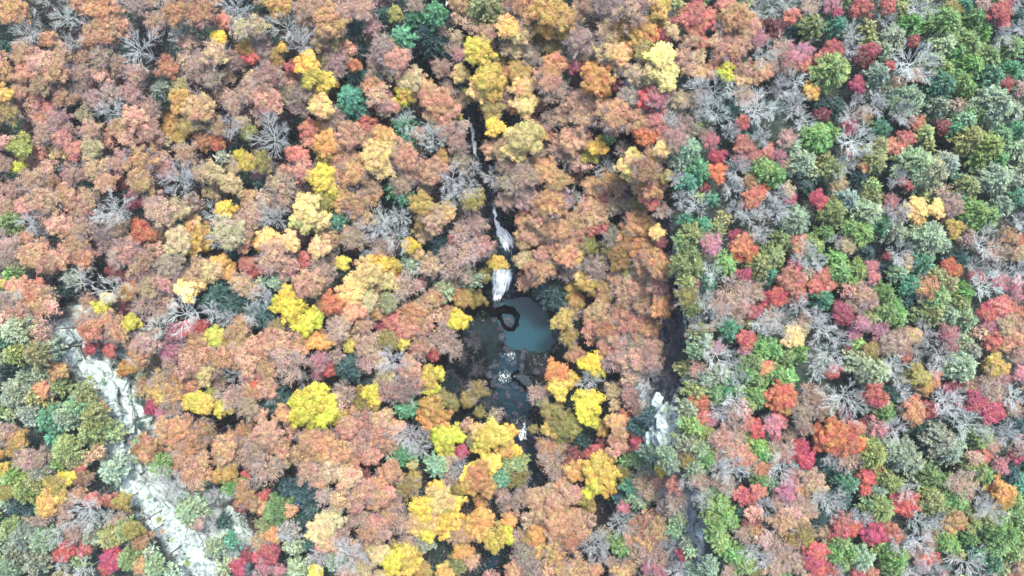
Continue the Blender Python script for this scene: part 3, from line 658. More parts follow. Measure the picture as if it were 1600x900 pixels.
# ------------------------------------------------------------------ the trees, read from the photograph: x, y, radius (photo pixels), colour code
TILES_TXT = {
 (0, 0): '''70,60,80o 130,160,62b 310,90,80B 345,190,62B 480,40,85o 495,150,85o 575,130,55s 650,30,55m 650,230,105B 835,60,80o 945,60,80o 735,110,58p 820,160,42b 
1110,35,85B 1140,130,68t 1030,185,46y 1180,275,42r 1010,250,68t 945,290,58p 232,190,42o 120,250,72s 205,300,70s 275,340,68o 130,345,66s 205,405,58s 
110,425,50s 15,340,58o 20,440,52g 28,220,38T 305,460,58s 240,510,42c 495,260,68p 560,310,58p 480,350,48p 650,350,60s 585,385,40R 795,325,62o 
870,290,42p 925,340,60p 1000,370,58m 760,430,66S 850,405,48t 932,385,38R 860,480,72g 945,510,80o 900,575,70g 1030,600,50o 1025,670,45O 450,470,55m 
520,430,52p 620,440,62p 525,520,62b 640,560,68s 705,620,68s 605,650,48s 705,505,58p 155,600,52m 215,630,58p 285,570,62p 305,640,70s 355,705,52s 
430,610,60p 400,540,46m 110,690,66v 90,785,36l 20,670,44p 20,770,50p 440,700,58t 160,850,68p 240,850,48o 345,820,60p 450,790,68s 500,860,56s 
560,765,60p 670,760,82o 665,850,66o 875,725,62p 850,850,82b 785,800,55p 940,810,55p 1010,820,60t 1085,860,60t 1090,600,52b 1100,490,58p 1165,440,58p 
1130,575,45t 1170,620,40v 1170,765,52y 1125,725,30l 1040,740,48S 80,50,40t 1185,380,45s ''',
 (400, 0): '''110,40,66g 230,40,62p 10,130,62t 140,130,90B 220,210,80B 125,225,26y 350,110,90o 420,60,62p 500,40,72p 460,115,58T 550,130,52p 335,190,70o 
430,235,48s 480,240,42T 600,60,42T 655,70,40v 830,60,62E 745,20,50m 680,180,66E 790,160,66D 820,210,62D 735,240,52E 945,50,66r 1075,30,82V 
1005,120,40p 1180,130,66k 895,180,68b 925,230,40w 960,260,46P 1075,170,62s 1045,240,80y 1135,290,40v 960,350,52k 1090,370,82y 1050,430,62k 
1110,430,60y 1010,450,42v 1110,520,62v 1170,340,40o 1185,230,50t 1180,480,50m 30,280,26g 170,315,42r 245,300,68y 270,360,62y 330,385,58y 305,440,44k 
310,505,66k 60,370,80p 60,470,78s 40,540,60s 130,440,52p 210,450,60m 200,510,45w 330,290,48v 380,290,62m 370,330,50w 465,310,42O 600,230,72m 
660,280,78s 560,300,50p 630,330,50t 545,355,42E 470,350,48T 440,460,70E 445,410,40T 480,510,50E 545,400,55o 570,450,66t 620,490,55s 700,440,50y 
690,470,44l 730,380,66t 760,400,55t 820,450,66s 860,490,80s 890,530,70s 840,540,60s 900,420,42w 930,545,40v 600,520,44m 710,570,70B 690,590,60E 
690,660,52E 250,610,58c 370,560,60w 510,590,56c 545,600,48r 600,640,62g 620,690,60k 560,740,78k 590,790,60k 520,650,60o 440,640,80s 350,680,78g 
330,730,60v 420,740,68s 470,800,78o 400,820,68o 310,830,72y 340,880,60y 390,880,60o 90,650,110B 30,760,62v 195,730,60c 220,800,62s 250,660,40s 
110,860,60t 20,860,42T 160,880,48m 10,820,30P 830,650,72b 760,630,42m 880,600,70p 940,670,60p 960,600,48m 875,740,40g 700,730,80s 740,800,66p 
830,800,78s 920,840,80B 690,860,60p 540,870,50s 640,880,45E 790,890,40t 960,760,60m 1020,790,40b 1000,880,55b 1120,600,54y 1190,640,48k 1160,700,66t 
1100,700,50t 1180,780,60p 1180,860,60p ''',
 (800, 0): '''70,20,90o 60,100,68E 40,160,62k 20,230,50k 180,60,90g 240,90,76g 170,140,60g 240,150,50g 190,215,56v 340,40,70m 440,30,70m 560,50,90p 690,40,62g 
780,15,42V 800,90,66c 850,70,70c 910,90,62c 860,140,60c 835,190,50t 865,10,35x 705,175,45R 320,190,76p 300,260,50p 450,150,68t 520,150,62g 
600,150,78g 650,170,50O 610,240,66v 460,240,72t 510,260,60k 430,290,46s 510,320,50t 295,315,48x 700,265,70k 790,270,58s 830,330,44s 590,350,66t 
720,370,70k 650,340,50k 600,400,32v 400,380,86g 370,340,50g 430,430,48g 190,310,70o 170,380,78s 200,430,72w 90,260,55m 40,340,66g 50,420,66k 
60,490,66k 20,500,48g 30,560,36T 640,460,62r 680,460,62P 600,510,40r 720,440,50s 790,470,50t 550,450,62m 500,410,42R 545,360,50b 480,540,92o 
470,590,60o 430,500,55s 310,500,78s 330,560,68s 250,540,62s 360,480,58s 190,560,60w 80,560,40R 170,620,50c 60,650,92k 20,690,78k 100,630,62k 
40,760,48v 290,660,80s 230,690,66p 320,750,68s 400,690,50y 370,730,50y 450,640,42G 520,700,40w 620,630,70O 590,570,58o 680,570,60s 740,560,42b 
660,640,50O 770,650,62s 720,670,50s 560,770,80k 620,800,78o 660,740,60o 700,700,48k 600,850,60o 660,880,60o 720,830,36v 440,790,60B 380,870,60o 
450,850,66o 500,880,50s 160,800,72o 210,850,60o 120,780,48g 60,820,80m 30,880,60p 280,790,30D 870,620,48T 1040,90,80o 1010,150,50s 1100,130,72s 
1150,190,60P 960,200,50t 1030,240,68o 980,240,60s 1080,190,60s 1190,120,42R 1180,260,66B 1000,340,50l 1100,340,60s 1160,340,60s 1080,370,48k 
880,350,42o 880,420,62b 950,430,90B 1040,430,60B 1090,450,60w 900,510,60b 960,540,80B 870,470,60m 1140,520,90B 1080,580,42c 1040,520,50T 1120,600,50T 
800,600,66m 930,660,50P 960,740,54x 900,630,40w 960,810,58O 1080,680,60c 1130,730,50c 1070,740,48P 1170,650,50b 820,700,76S 790,750,50S 880,800,66E 
830,850,55E 860,600,40V 760,830,42b 1050,800,66b 1180,800,70G 1130,850,50o 1030,880,48b 1170,890,40O 900,880,34R 1100,640,30E 740,890,30R 
1020,620,46b 1140,40,50b 1060,30,35V 950,120,35T ''',
 (1200, 0): '''20,30,60B 90,20,50B 105,75,48c 30,140,60R 215,115,64V 190,30,50w 300,20,50P 430,30,66r 320,60,34x 130,140,42T 330,110,50E 400,170,60B 480,120,40V 
560,100,50B 560,30,46r 620,40,50V 690,40,60B 750,30,60B 680,110,66G 740,90,60G 840,90,80G 860,50,50v 920,20,50E 970,80,60G 1080,60,66r 1100,110,35r 
1180,80,60T 1000,30,40m 600,170,62S 550,230,50S 680,190,38r 480,240,50x 440,270,60R 380,230,42b 670,300,120B 690,350,50w 520,350,66S 570,310,30r 
830,200,72S 940,200,80G 890,240,60G 1040,260,66G 1150,210,60G 1100,170,60b 1180,130,40b 170,240,50P 110,270,66P 60,230,60w 90,300,60p 300,240,66r 
250,280,50c 310,320,90V 410,400,50x 200,430,48g 130,380,66B 20,310,50w 20,520,60B 60,420,60b 120,500,66b 160,570,60B 310,500,66D 250,540,44R 
250,480,40T 380,550,66B 450,540,42t 420,480,40b 500,500,60b 375,595,48x 540,600,50E 570,680,42c 640,650,50c 610,700,42c 530,680,50V 240,640,76G 
300,620,50G 400,660,100B 380,715,28r 310,790,62V 170,760,70S 120,680,48S 50,730,42P 90,650,50p 30,820,66G 350,770,60b 420,700,42b 500,740,72V 
580,770,50T 700,760,90S 640,850,50r 780,800,80S 850,760,60S 720,830,70S 600,840,50b 500,870,45V 430,830,50T 180,870,45T 90,890,40p 450,780,34o 
670,460,78S 600,480,50S 720,500,48T 800,490,66S 820,390,76E 900,380,70G 940,410,50G 780,290,66S 830,320,60G 960,300,66G 1060,350,62E 1150,320,50E 
1110,395,42R 1180,420,42m 1080,480,90S 1150,520,60S 1000,530,60G 930,560,60S 880,600,50E 740,620,50V 760,680,36V 820,600,45R 620,540,60b 880,640,46T 
960,650,72V 1050,680,72V 1100,640,60S 1000,730,62G 1080,740,60G 1180,700,60S 1080,830,80S 1150,850,60S 950,870,60V 1180,610,50E 880,500,45m ''',
 (0, 300): '''30,150,62V 210,40,80p 120,70,50p 230,100,60m 340,30,58s 420,30,60s 390,90,58s 290,150,66s 340,190,58o 160,300,68s 230,340,60s 200,270,60s 290,310,60s 
400,310,60o 360,260,60s 400,170,58s 140,150,50b 40,250,72w 50,380,48G 10,430,28l 60,500,60b 90,450,62s 150,490,68s 210,490,66s 190,440,42c 20,530,60p 
80,580,70p 240,540,50p 30,600,50p 190,650,66p 120,700,34O 560,90,80b 480,120,50b 640,40,62R 560,160,60p 500,200,60m 520,250,60m 680,190,66O 
650,160,40O 620,280,72p 700,310,66p 560,310,58p 650,350,66p 740,280,50p 610,240,45p 760,100,80p 730,50,60p 840,80,66t 910,50,50m 840,230,72t 
880,200,50g 820,190,40t 900,250,55g 1060,80,50y 1000,110,60B 1080,190,90t 1150,140,62p 1040,160,50B 1030,220,60B 1140,230,58s 1190,100,60p 
1040,330,50g 1080,380,50g 1000,370,60t 940,350,60t 900,410,60t 880,460,60k 940,430,45k 1110,290,60D 1160,340,50c 1180,370,40r 1140,430,60s 
1190,460,48t 800,340,72p 780,420,62p 850,420,52p 720,420,60w 700,460,62p 630,440,40O 600,470,50g 590,400,48R 380,420,68B 530,460,90B 480,540,44l 
510,500,40t 620,610,48l 520,610,60o 560,650,68o 450,650,66o 410,600,60p 600,540,40R 680,530,58w 740,560,60w 800,520,50p 460,760,82r 520,740,42r 
430,730,40r 260,470,44D 320,450,40D 1030,490,92T 960,520,50T 1100,530,80T 870,570,110B 740,640,70B 890,640,62r 940,640,50r 830,660,60P 700,700,72p 
640,720,42p 1000,560,60B 1060,590,50b 1180,570,50b 660,770,60o 700,800,55p 595,825,45g 670,850,50S 940,700,60o 1010,680,60y 1060,690,48g 1120,650,66o 
1140,610,42o 1050,770,66o 960,760,66s 900,750,60s 880,820,66s 960,850,60t 1000,830,50w 1110,850,50b 1170,800,66s 1120,740,60s 1180,720,50s 
760,880,60o 840,880,50o 790,810,40w 1170,880,50s 60,650,72S 150,760,60V 60,760,60V 190,840,55S 40,850,70D 120,860,60S 220,740,60S 290,800,55S 
20,700,50E 270,700,50V 50,310,50w 60,230,40m 20,330,32m 330,400,50S ''',
 (400, 300): '''60,60,50w 80,120,66b 130,30,60w 40,30,40p 240,80,78k 220,140,60k 300,130,62k 330,40,68v 400,40,60g 380,140,50E 400,110,40G 470,60,78o 500,120,62s 
550,20,50s 690,20,48E 680,70,42T 600,130,66B 560,180,80B 660,200,90B 680,120,62B 470,220,66p 440,190,40p 600,260,60w 780,60,66g 830,120,76t 
900,90,52k 780,130,50g 920,20,60b 1010,40,60v 1040,20,40v 1110,180,50y 1030,150,60p 960,180,50w 930,215,34c 720,250,45l 760,290,34k 850,240,60T 
720,340,60S 60,220,60k 30,240,42g 90,290,72p 160,240,60k 300,260,60k 310,190,32t 150,350,66p 60,330,62p 230,320,48c 10,370,42r 100,420,50S 30,420,40S 
250,430,80s 330,400,62w 300,360,60w 410,335,38y 580,340,66y 640,350,50y 530,380,76k 600,410,62k 470,430,66k 440,480,66k 650,400,42g 540,440,60o 
700,440,82w 770,430,40P 820,340,62t 940,350,78w 980,280,78w 1060,250,66p 900,290,52w 1000,410,62S 880,460,62S 940,420,60w 1130,330,46y 1070,390,42v 
970,495,55g 360,520,72O 320,530,50o 450,550,72s 520,510,66t 620,520,60t 840,490,50o 800,530,60o 730,570,76o 640,600,60c 700,640,72c 600,650,40P 
590,620,38x 780,620,62s 560,560,50o 830,570,48s 950,600,56l 900,620,50t 870,690,80w 920,720,60w 690,700,42y 770,720,66s 830,760,40r 150,490,55l 
110,530,50l 170,550,66l 230,620,62l 270,590,58l 230,660,40l 40,570,80T 110,630,50v 30,490,60b 400,620,66p 380,660,58p 500,620,60s 560,690,50p 
440,720,34y 420,670,36g 330,700,50g 280,700,50g 60,700,62s 130,720,80s 200,730,60s 30,740,50s 520,740,60p 490,700,48p 640,790,72b 570,780,60t 
620,700,60v 520,800,50m 300,790,60P 330,830,50r 290,850,42P 430,820,74T 160,810,90w 60,830,60o 30,880,60r 200,860,66B 720,820,66s 740,880,60s 
800,870,60y 850,850,40l 670,850,55b 610,860,60t 540,890,48D 380,770,45m 180,170,26m ''',
 (800, 300): '''60,30,60p 130,50,60o 180,60,78o 240,30,58m 280,30,60B 230,110,42V 130,110,68s 70,120,66s 100,190,72s 60,220,60s 180,170,72o 230,180,68o 290,130,60o 
310,190,68s 380,100,76s 400,160,60c 430,40,60c 470,80,50p 350,50,50s 250,240,60o 350,250,60v 260,290,72o 290,300,50k 200,260,60o 140,290,50c 
60,310,60t 90,350,58s 140,370,66o 170,340,50o 110,390,40s 480,60,50s 540,60,50m 590,50,55v 650,40,62c 700,80,50w 590,140,78o 560,190,66g 620,190,66o 
680,190,40k 700,240,36R 480,210,62m 460,270,60v 510,300,72v 600,270,76o 650,300,72o 690,330,66o 700,370,60o 640,360,72o 540,350,60v 490,380,50s 
400,350,68m 340,330,58m 260,370,60m 350,420,60g 380,440,50g 320,390,40k 440,460,60o 420,500,48c 300,510,44g 280,560,50w 200,480,80D 150,450,55T 
240,520,50T 500,410,60s 560,400,60t 600,450,72s 680,440,62s 530,480,66s 620,520,78s 700,540,60o 510,560,60o 400,560,66s 380,620,66s 440,640,72o 
480,600,66s 560,620,78s 640,630,62o 370,670,50s 500,690,72s 450,720,60s 590,700,72p 650,720,72p 500,780,68p 580,780,78p 660,790,66p 440,790,50p 
560,860,62p 640,870,60b 240,600,62g 265,680,50v 370,800,60l 390,840,42l 210,850,66g 270,880,50y 360,880,60b 770,120,60w 740,210,62b 730,100,42m 
860,60,68B 820,130,36E 790,40,45b 900,160,50E 940,30,40E 880,20,30V 960,170,50V 1000,120,40V 850,200,60V 810,230,50V 840,290,60V 800,340,60V 
860,350,60V 780,290,40V 830,420,50V 820,490,60v 850,540,50V 930,250,66P 910,200,36p 1040,210,40x 1080,250,68O 1110,290,55O 1060,290,45O 1120,30,66c 
1110,120,72B 1050,80,50b 1160,90,50b 1170,200,50b 1010,340,60G 980,310,40E 940,380,60B 880,420,40P 1085,390,46x 1025,385,26r 1160,330,60V 
1180,380,50V 920,430,50E 1040,480,90w 980,520,72w 1060,560,60w 1130,470,60p 900,510,60B 960,580,72B 880,560,40T 1130,560,50r 1080,540,40r 
1190,500,45x 1020,640,60E 940,630,36p 1095,690,60r 1090,740,45P 960,730,46P 960,760,90B 900,700,60S 880,650,50V 860,610,40b 870,740,50S 870,840,50p 
900,880,60S 980,860,60S 1050,830,60b 1130,790,66G 1170,740,60G 1100,850,60G 1190,820,50o 1150,880,50G 1170,620,55b 840,670,34w 1020,880,45E ''',
 (1200, 300): '''50,20,60B 40,90,60b 105,35,38x 140,130,72S 130,210,50c 150,260,46o 210,250,60V 270,190,50G 230,30,46x 250,60,44r 310,90,70V 380,30,60S 280,140,36R 
370,250,46t 320,230,36b 330,310,50G 440,190,66G 400,170,50G 480,90,72S 500,20,50V 540,160,60E 600,180,62S 570,50,50P 600,100,60b 690,80,60k 
700,140,40g 650,80,40k 620,115,28x 780,80,48k 860,60,60m 870,170,50g 760,210,90S 690,210,60S 820,240,50S 980,100,76G 1040,110,60G 940,130,50S 
1100,60,60S 1160,20,60E 900,20,40E 1180,140,50b 1120,210,50o 1170,230,40O 1000,250,85B 1060,280,60w 930,220,50m 1170,290,50t 20,300,66V 10,380,50E 
120,350,44x 170,300,66b 240,330,42b 100,420,76c 130,440,50O 40,490,62r 0,510,50r 130,490,50m 150,530,60B 250,400,54c 280,430,50c 220,440,50c 
260,500,58E 350,380,60G 420,370,60G 390,430,50G 470,280,40T 480,350,42P 490,400,40P 560,300,28x 610,290,66b 650,330,42o 730,330,66E 620,380,50S 
580,350,46T 840,350,50O 870,370,42O 790,400,60V 740,450,60o 730,490,36r 840,430,66V 800,480,72V 920,470,60G 900,520,60V 780,560,66V 850,570,60S 
720,570,50V 940,600,60S 970,400,48x 900,330,60T 970,350,60B 1000,440,80B 1080,420,50P 1150,430,50P 1090,380,60B 1170,380,66B 380,460,50p 440,480,66p 
480,520,42p 400,530,50w 340,570,62x 350,590,50x 430,610,50P 460,630,36P 330,530,34x 240,590,50b 550,480,60G 560,560,66V 610,590,60G 600,540,50G 
680,440,60E 650,510,45T 490,590,50V 60,620,72b 20,600,60w 110,680,62k 140,650,50t 170,600,45w 30,740,60G 80,780,60G 40,850,66G 90,870,60G 20,810,28O 
250,640,80B 330,690,60B 280,750,90B 220,820,66B 310,790,50B 300,840,48r 380,740,36R 420,710,42G 480,740,50v 440,800,72S 520,840,72S 460,850,66S 
560,710,60p 620,710,60p 640,760,46c 700,740,60B 580,810,60B 600,870,50B 620,660,50w 680,670,45t 750,690,50b 840,660,60P 850,720,50P 800,770,66B 
770,820,60B 700,860,60v 770,870,50c 650,850,34v 920,820,78S 870,850,60T 960,750,50S 1060,810,62g 1020,560,60r 1080,540,66c 1140,560,60c 1040,610,60P 
1100,620,60s 1060,690,62c 1130,690,60s 1170,640,60s 1000,660,50p 1170,750,60p 1180,850,50P 1040,880,60w 1110,870,50P 870,900,45R 720,620,45b ''',
 (0, 600): '''60,50,78S 160,60,62V 200,30,50o 130,140,62S 220,170,66E 300,160,66S 350,110,60S 380,50,60V 430,150,66V 420,230,66V 480,110,34o 40,230,60p 90,260,55g 
60,310,34g 20,400,45y 130,350,60p 200,340,55p 180,420,60S 300,310,72V 340,360,50V 260,370,45G 375,400,30r 320,440,46y 270,470,60v 240,550,66g 
290,530,50g 370,520,46o 440,540,50c 50,440,60V 30,500,50v 110,500,66V 160,460,60V 190,590,42V 80,580,60T 20,560,40S 210,630,50m 300,600,60w 
410,580,90B 430,640,72B 270,710,60B 350,700,60w 50,690,66V 100,720,72S 190,740,70S 60,800,66S 160,840,66S 30,860,60S 320,780,55r 400,770,50r 
280,800,36r 370,830,48V 390,880,66B 300,860,50B 530,820,66x 500,860,40r 530,780,40x 430,720,60S 510,720,66V 580,690,60V 620,680,50v 600,830,60V 
660,850,40o 700,790,42S 720,860,55S 520,410,66S 560,640,50w 690,290,74s 740,300,30o 680,340,34k 750,390,60G 700,410,55T 790,480,80b 850,440,50b 
880,600,78S 830,570,60V 930,650,40m 1000,770,50S 1040,650,40T 1080,740,45E 1120,850,55x 1160,800,42R 1050,860,48S 710,105,46x 760,140,40P 690,20,60o 
760,40,60g 820,40,60o 900,10,50o 820,110,60w 900,80,50y 960,90,60y 1050,110,50y 990,60,50v 1080,60,70w 1130,50,60p 1190,40,50o 1170,110,60p 
780,200,58o 850,200,66o 920,240,66o 820,260,60o 900,290,66o 960,200,50o 980,240,48o 870,340,62s 940,350,58s 900,410,60s 960,410,50s 920,460,50p 
1000,280,36D 1060,300,72o 1050,340,60o 1100,250,50o 1150,220,50o 1070,410,58g 1030,430,40g 1150,430,32r 1080,470,60G 1150,520,60o 1130,480,46o 
1150,620,60o 1130,570,40R 1140,330,62w 1180,280,50w 1190,370,50w 1000,520,40b 820,390,34r 1190,560,40o ''',
 (400, 600): '''20,20,60O 90,70,68T 40,110,50T 60,20,60s 60,230,80s 20,140,50s 30,280,60p 110,290,60s 20,330,45m 110,370,50t 60,400,80w 130,140,50o 240,100,90l 
280,60,78l 320,120,80l 230,150,66l 360,150,50l 200,90,50l 300,170,55l 410,40,60w 390,80,50p 540,40,48l 560,70,38y 550,100,36v 490,30,30v 620,30,60m 
700,20,72m 820,15,45l 880,70,50v 920,90,40v 1040,30,55v 990,70,40v 1050,130,34v 430,200,66s 500,180,66s 580,170,68s 640,200,60s 560,240,66s 
480,270,66s 420,290,50s 620,280,55s 260,260,72o 320,290,76o 380,330,66o 260,340,68o 250,410,66s 310,440,62s 350,400,66t 430,430,70t 450,370,55s 
540,330,60s 630,410,66s 580,470,60s 500,500,76s 560,530,66s 600,510,60s 400,530,70s 470,560,50s 320,520,50m 510,430,42R 620,610,60o 560,650,60s 
590,690,60p 530,700,60s 350,640,72t 300,680,72t 380,700,68p 340,740,60t 440,640,42m 500,620,45m 450,760,50p 660,560,50w 680,650,60w 720,240,90b 
660,250,50w 760,290,66B 680,330,60E 720,340,46G 640,350,42S 730,380,30k 820,110,68g 860,160,60g 800,170,48g 840,230,48v 880,250,66l 930,240,50l 
880,290,50l 960,310,46x 940,380,50b 840,380,60S 900,350,45t 700,110,60E 700,480,66v 740,450,50v 780,570,66y 850,490,50y 860,540,78k 790,620,72k 
860,620,72y 920,560,60y 930,640,50y 800,680,60y 740,660,50k 870,680,50y 790,740,60S 710,740,50w 650,760,40v 700,790,62y 640,820,66l 720,840,60y 
640,850,50y 760,860,42g 740,790,50g 830,830,66y 790,880,50g 920,830,66V 940,860,50V 880,880,50g 1080,250,62y 1130,240,68y 1170,230,55y 1040,220,50k 
1060,290,50y 1160,300,55g 1020,260,45v 1100,370,60y 1040,430,76g 1000,470,55g 1080,480,55g 1000,420,50y 1040,390,45y 1140,440,60E 1160,510,44w 
1040,660,80g 1070,620,50g 1120,720,66y 1080,770,60y 1170,700,50l 1150,820,50y 980,680,68s 930,700,48t 950,490,46v 1180,380,60V 1070,850,60b 
40,520,34r 30,570,40o 90,600,72G 50,660,62V 80,700,48o 160,590,42s 70,790,60r 20,800,42r 40,850,50P 110,870,40P 200,650,50T 150,500,60T 220,530,72T 
250,590,45T 140,700,60S 160,760,45S 300,810,60b 360,820,62S 280,880,40y 430,800,90b 480,790,60w 500,860,70t 570,790,60t 420,870,50t 180,770,40S ''',
 (800, 600): '''220,20,58y 120,40,50w 180,20,40g 360,70,60l 350,120,66l 370,160,48l 320,60,40l 180,130,60v 230,180,72v 190,200,60g 280,200,60v 230,250,50v 150,90,34t 
10,250,50y 10,310,40y 20,380,60V 30,440,60v 100,210,28v 500,180,52o 530,150,40O 470,170,40g 480,100,34t 510,220,60s 490,290,58s 400,310,48r 
430,280,40R 370,330,36r 290,340,62R 330,270,60D 310,240,45T 170,290,60o 220,290,42o 190,370,72w 220,420,50w 160,330,40o 290,400,60g 420,360,66y 
380,400,66y 450,420,60y 400,450,62y 330,390,48y 440,480,50y 370,490,50l 350,540,48v 400,560,50v 360,580,38v 240,470,52o 280,510,62s 210,560,66s 
180,500,50t 110,530,60s 60,520,60p 150,600,60s 220,640,78s 290,640,72s 330,700,50s 270,720,66o 200,700,60s 200,780,60o 150,660,45o 80,640,50p 
110,620,36g 120,700,60g 90,720,50g 130,770,50g 60,800,68m 20,720,50m 20,870,60s 100,870,66m 170,860,50s 250,860,60o 310,860,70o 380,870,50o 
400,800,50b 390,740,72b 350,640,50m 430,700,40m 560,290,42R 590,270,45r 640,70,66b 600,110,52o 560,60,60m 570,130,36R 650,160,50T 600,200,55T 
610,330,50E 660,320,60S 580,350,50G 540,360,44G 700,400,34l 520,420,45v 640,400,60S 750,370,60S 730,330,50S 650,490,72p 620,460,60p 700,460,55p 
760,470,50c 740,500,50b 770,540,60w 560,480,55E 600,540,60S 520,530,50T 525,575,40P 470,610,60b 500,650,60b 560,620,50T 570,700,62w 620,660,66o 
680,680,66o 640,720,66o 560,720,50o 700,640,50o 650,620,45s 510,760,60G 540,790,40E 650,770,66w 700,820,55w 590,800,50m 810,800,50x 640,850,50P 
690,870,50P 550,850,50o 510,880,50o 470,840,42w 760,690,50S 790,640,50S 740,760,55b 780,870,60b 870,30,60V 840,110,60S 880,80,55O 860,60,48O 
890,150,48c 930,170,40P 850,200,66V 800,180,50S 900,220,50V 830,280,60S 780,250,55w 880,310,60S 860,390,60S 880,450,50w 910,350,60G 950,40,60G 
1000,30,50E 1060,20,40G 1040,80,75B 1030,140,50w 1080,120,50p 1150,60,60G 1110,90,50V 970,130,50b 980,250,60p 1020,290,72p 1060,330,66s 1100,350,50o 
980,320,55w 1040,390,78b 980,400,60b 990,460,60w 1150,210,54r 1110,190,42c 1140,290,60G 1180,330,50G 1120,260,45V 1060,230,50w 1170,400,50o 
1100,530,55r 1060,510,40r 1150,500,50c 1130,600,50p 1180,570,50b 1120,650,60R 1140,690,50o 1090,700,50w 1180,720,50p 1170,450,50G 960,560,66G 
1000,620,66G 960,680,60G 1030,650,50G 940,620,50V 1060,590,50T 980,750,50V 1040,800,60G 1090,850,62G 1130,870,45v 920,740,60S 930,860,50S 
1020,880,50w 1110,780,50b 1180,820,55b 840,790,34S 1000,500,45S 720,580,50m 900,540,45b 820,350,50v ''',
 (1200, 600): '''60,50,76O 80,90,60g 30,90,45O 20,190,66P 50,160,50r 30,260,34x 160,130,66m 210,60,66p 250,110,55p 290,140,40V 350,150,48R 170,200,50m 240,230,60O 
300,230,80O 360,260,80O 320,290,66O 400,210,60c 410,280,55O 240,280,50O 150,290,50x 170,350,58x 130,330,44x 60,310,60w 80,340,45P 20,330,50V 
350,60,110B 410,90,60B 490,50,72r 520,90,50p 470,180,50R 520,200,60P 590,210,60b 440,110,30T 540,130,66G 560,150,45G 570,50,50T 630,30,50b 730,10,45g 
840,20,40x 670,130,66o 750,120,55r 770,110,40r 720,140,34r 820,80,90B 850,130,60B 700,200,60D 760,190,50T 960,90,68x 1040,130,72x 1010,100,50x 
900,60,50b 930,190,90B 1060,50,60w 1150,60,72B 1150,110,50w 1110,230,60b 1050,230,72B 1010,250,60V 1170,200,60T 1170,290,50m 1160,340,42x 
1050,290,40o 820,270,76S 860,320,66S 900,290,45S 960,350,50p 1000,340,50c 1090,380,50P 1130,420,60T 980,400,66V 1020,430,50G 500,330,76V 560,300,60S 
620,350,66S 680,370,66S 480,280,50V 650,300,50S 370,350,60w 300,350,50b 420,365,28r 340,410,62T 270,380,50T 200,440,60p 230,480,50t 150,490,42o 
80,500,66P 30,480,42S 60,400,78B 110,430,50P 40,560,50w 280,540,72b 230,530,60B 350,540,60T 380,470,60E 460,430,48r 520,410,30r 450,490,40r 
470,520,30R 560,450,60V 600,480,50V 520,500,50S 540,590,72V 500,570,60S 640,560,72r 600,540,46x 640,500,50b 700,470,45S 770,440,60G 740,500,60V 
780,550,72V 850,480,60G 880,540,72G 820,590,50G 900,470,80w 940,460,45t 920,590,50V 1090,500,60g 1100,540,50g 1060,560,36g 1000,540,50B 1020,480,34g 
1040,590,66b 150,560,60p 100,600,60p 60,640,66p 150,640,50s 200,590,42p 160,690,60v 110,730,48v 180,720,48v 20,740,60w 70,800,66w 130,840,60p 
20,850,60p 350,640,60P 340,680,60r 390,670,50r 320,650,40x 490,650,48x 490,700,66x 580,700,60c 560,680,44c 240,640,50T 260,580,50T 430,620,50b 
700,640,68B 740,660,50B 700,740,80B 760,720,50w 790,640,50B 700,790,50w 860,620,55o 840,650,50o 890,640,48o 960,650,60V 1020,640,60V 950,720,50G 
830,740,62G 870,760,50G 840,710,40G 730,830,48r 770,810,40c 770,850,50B 680,870,60b 620,740,60b 340,740,60G 310,790,60G 390,800,50G 350,840,50G 
450,820,62S 430,850,50S 560,780,60G 600,820,72G 580,870,50G 510,750,50V 220,780,66r 200,830,60x 250,810,50x 230,860,55r 290,870,50r 330,880,50B 
420,890,45r 480,890,42c 620,890,40G 830,880,50B 930,840,90B 890,800,45V 820,895,30x 1000,740,60T 1060,680,72G 1120,700,72G 1180,640,66G 1150,620,60G 
1080,760,72G 1150,790,60G 1190,740,60G 1180,830,60o 1160,880,45o 1060,840,60E 1000,830,50T 980,790,45E 1100,860,50V 1000,590,45b 1050,690,50E 
1160,550,55G 1190,480,50E 1110,610,50V ''',
}
import re
TILES = [(ox, oy, [(int(a), int(b), int(r), c) for a, b, r, c in re.findall(r'(-?\d+),(-?\d+),(\d+)([A-Za-z])', t)]) for (ox, oy), t in TILES_TXT.items()]

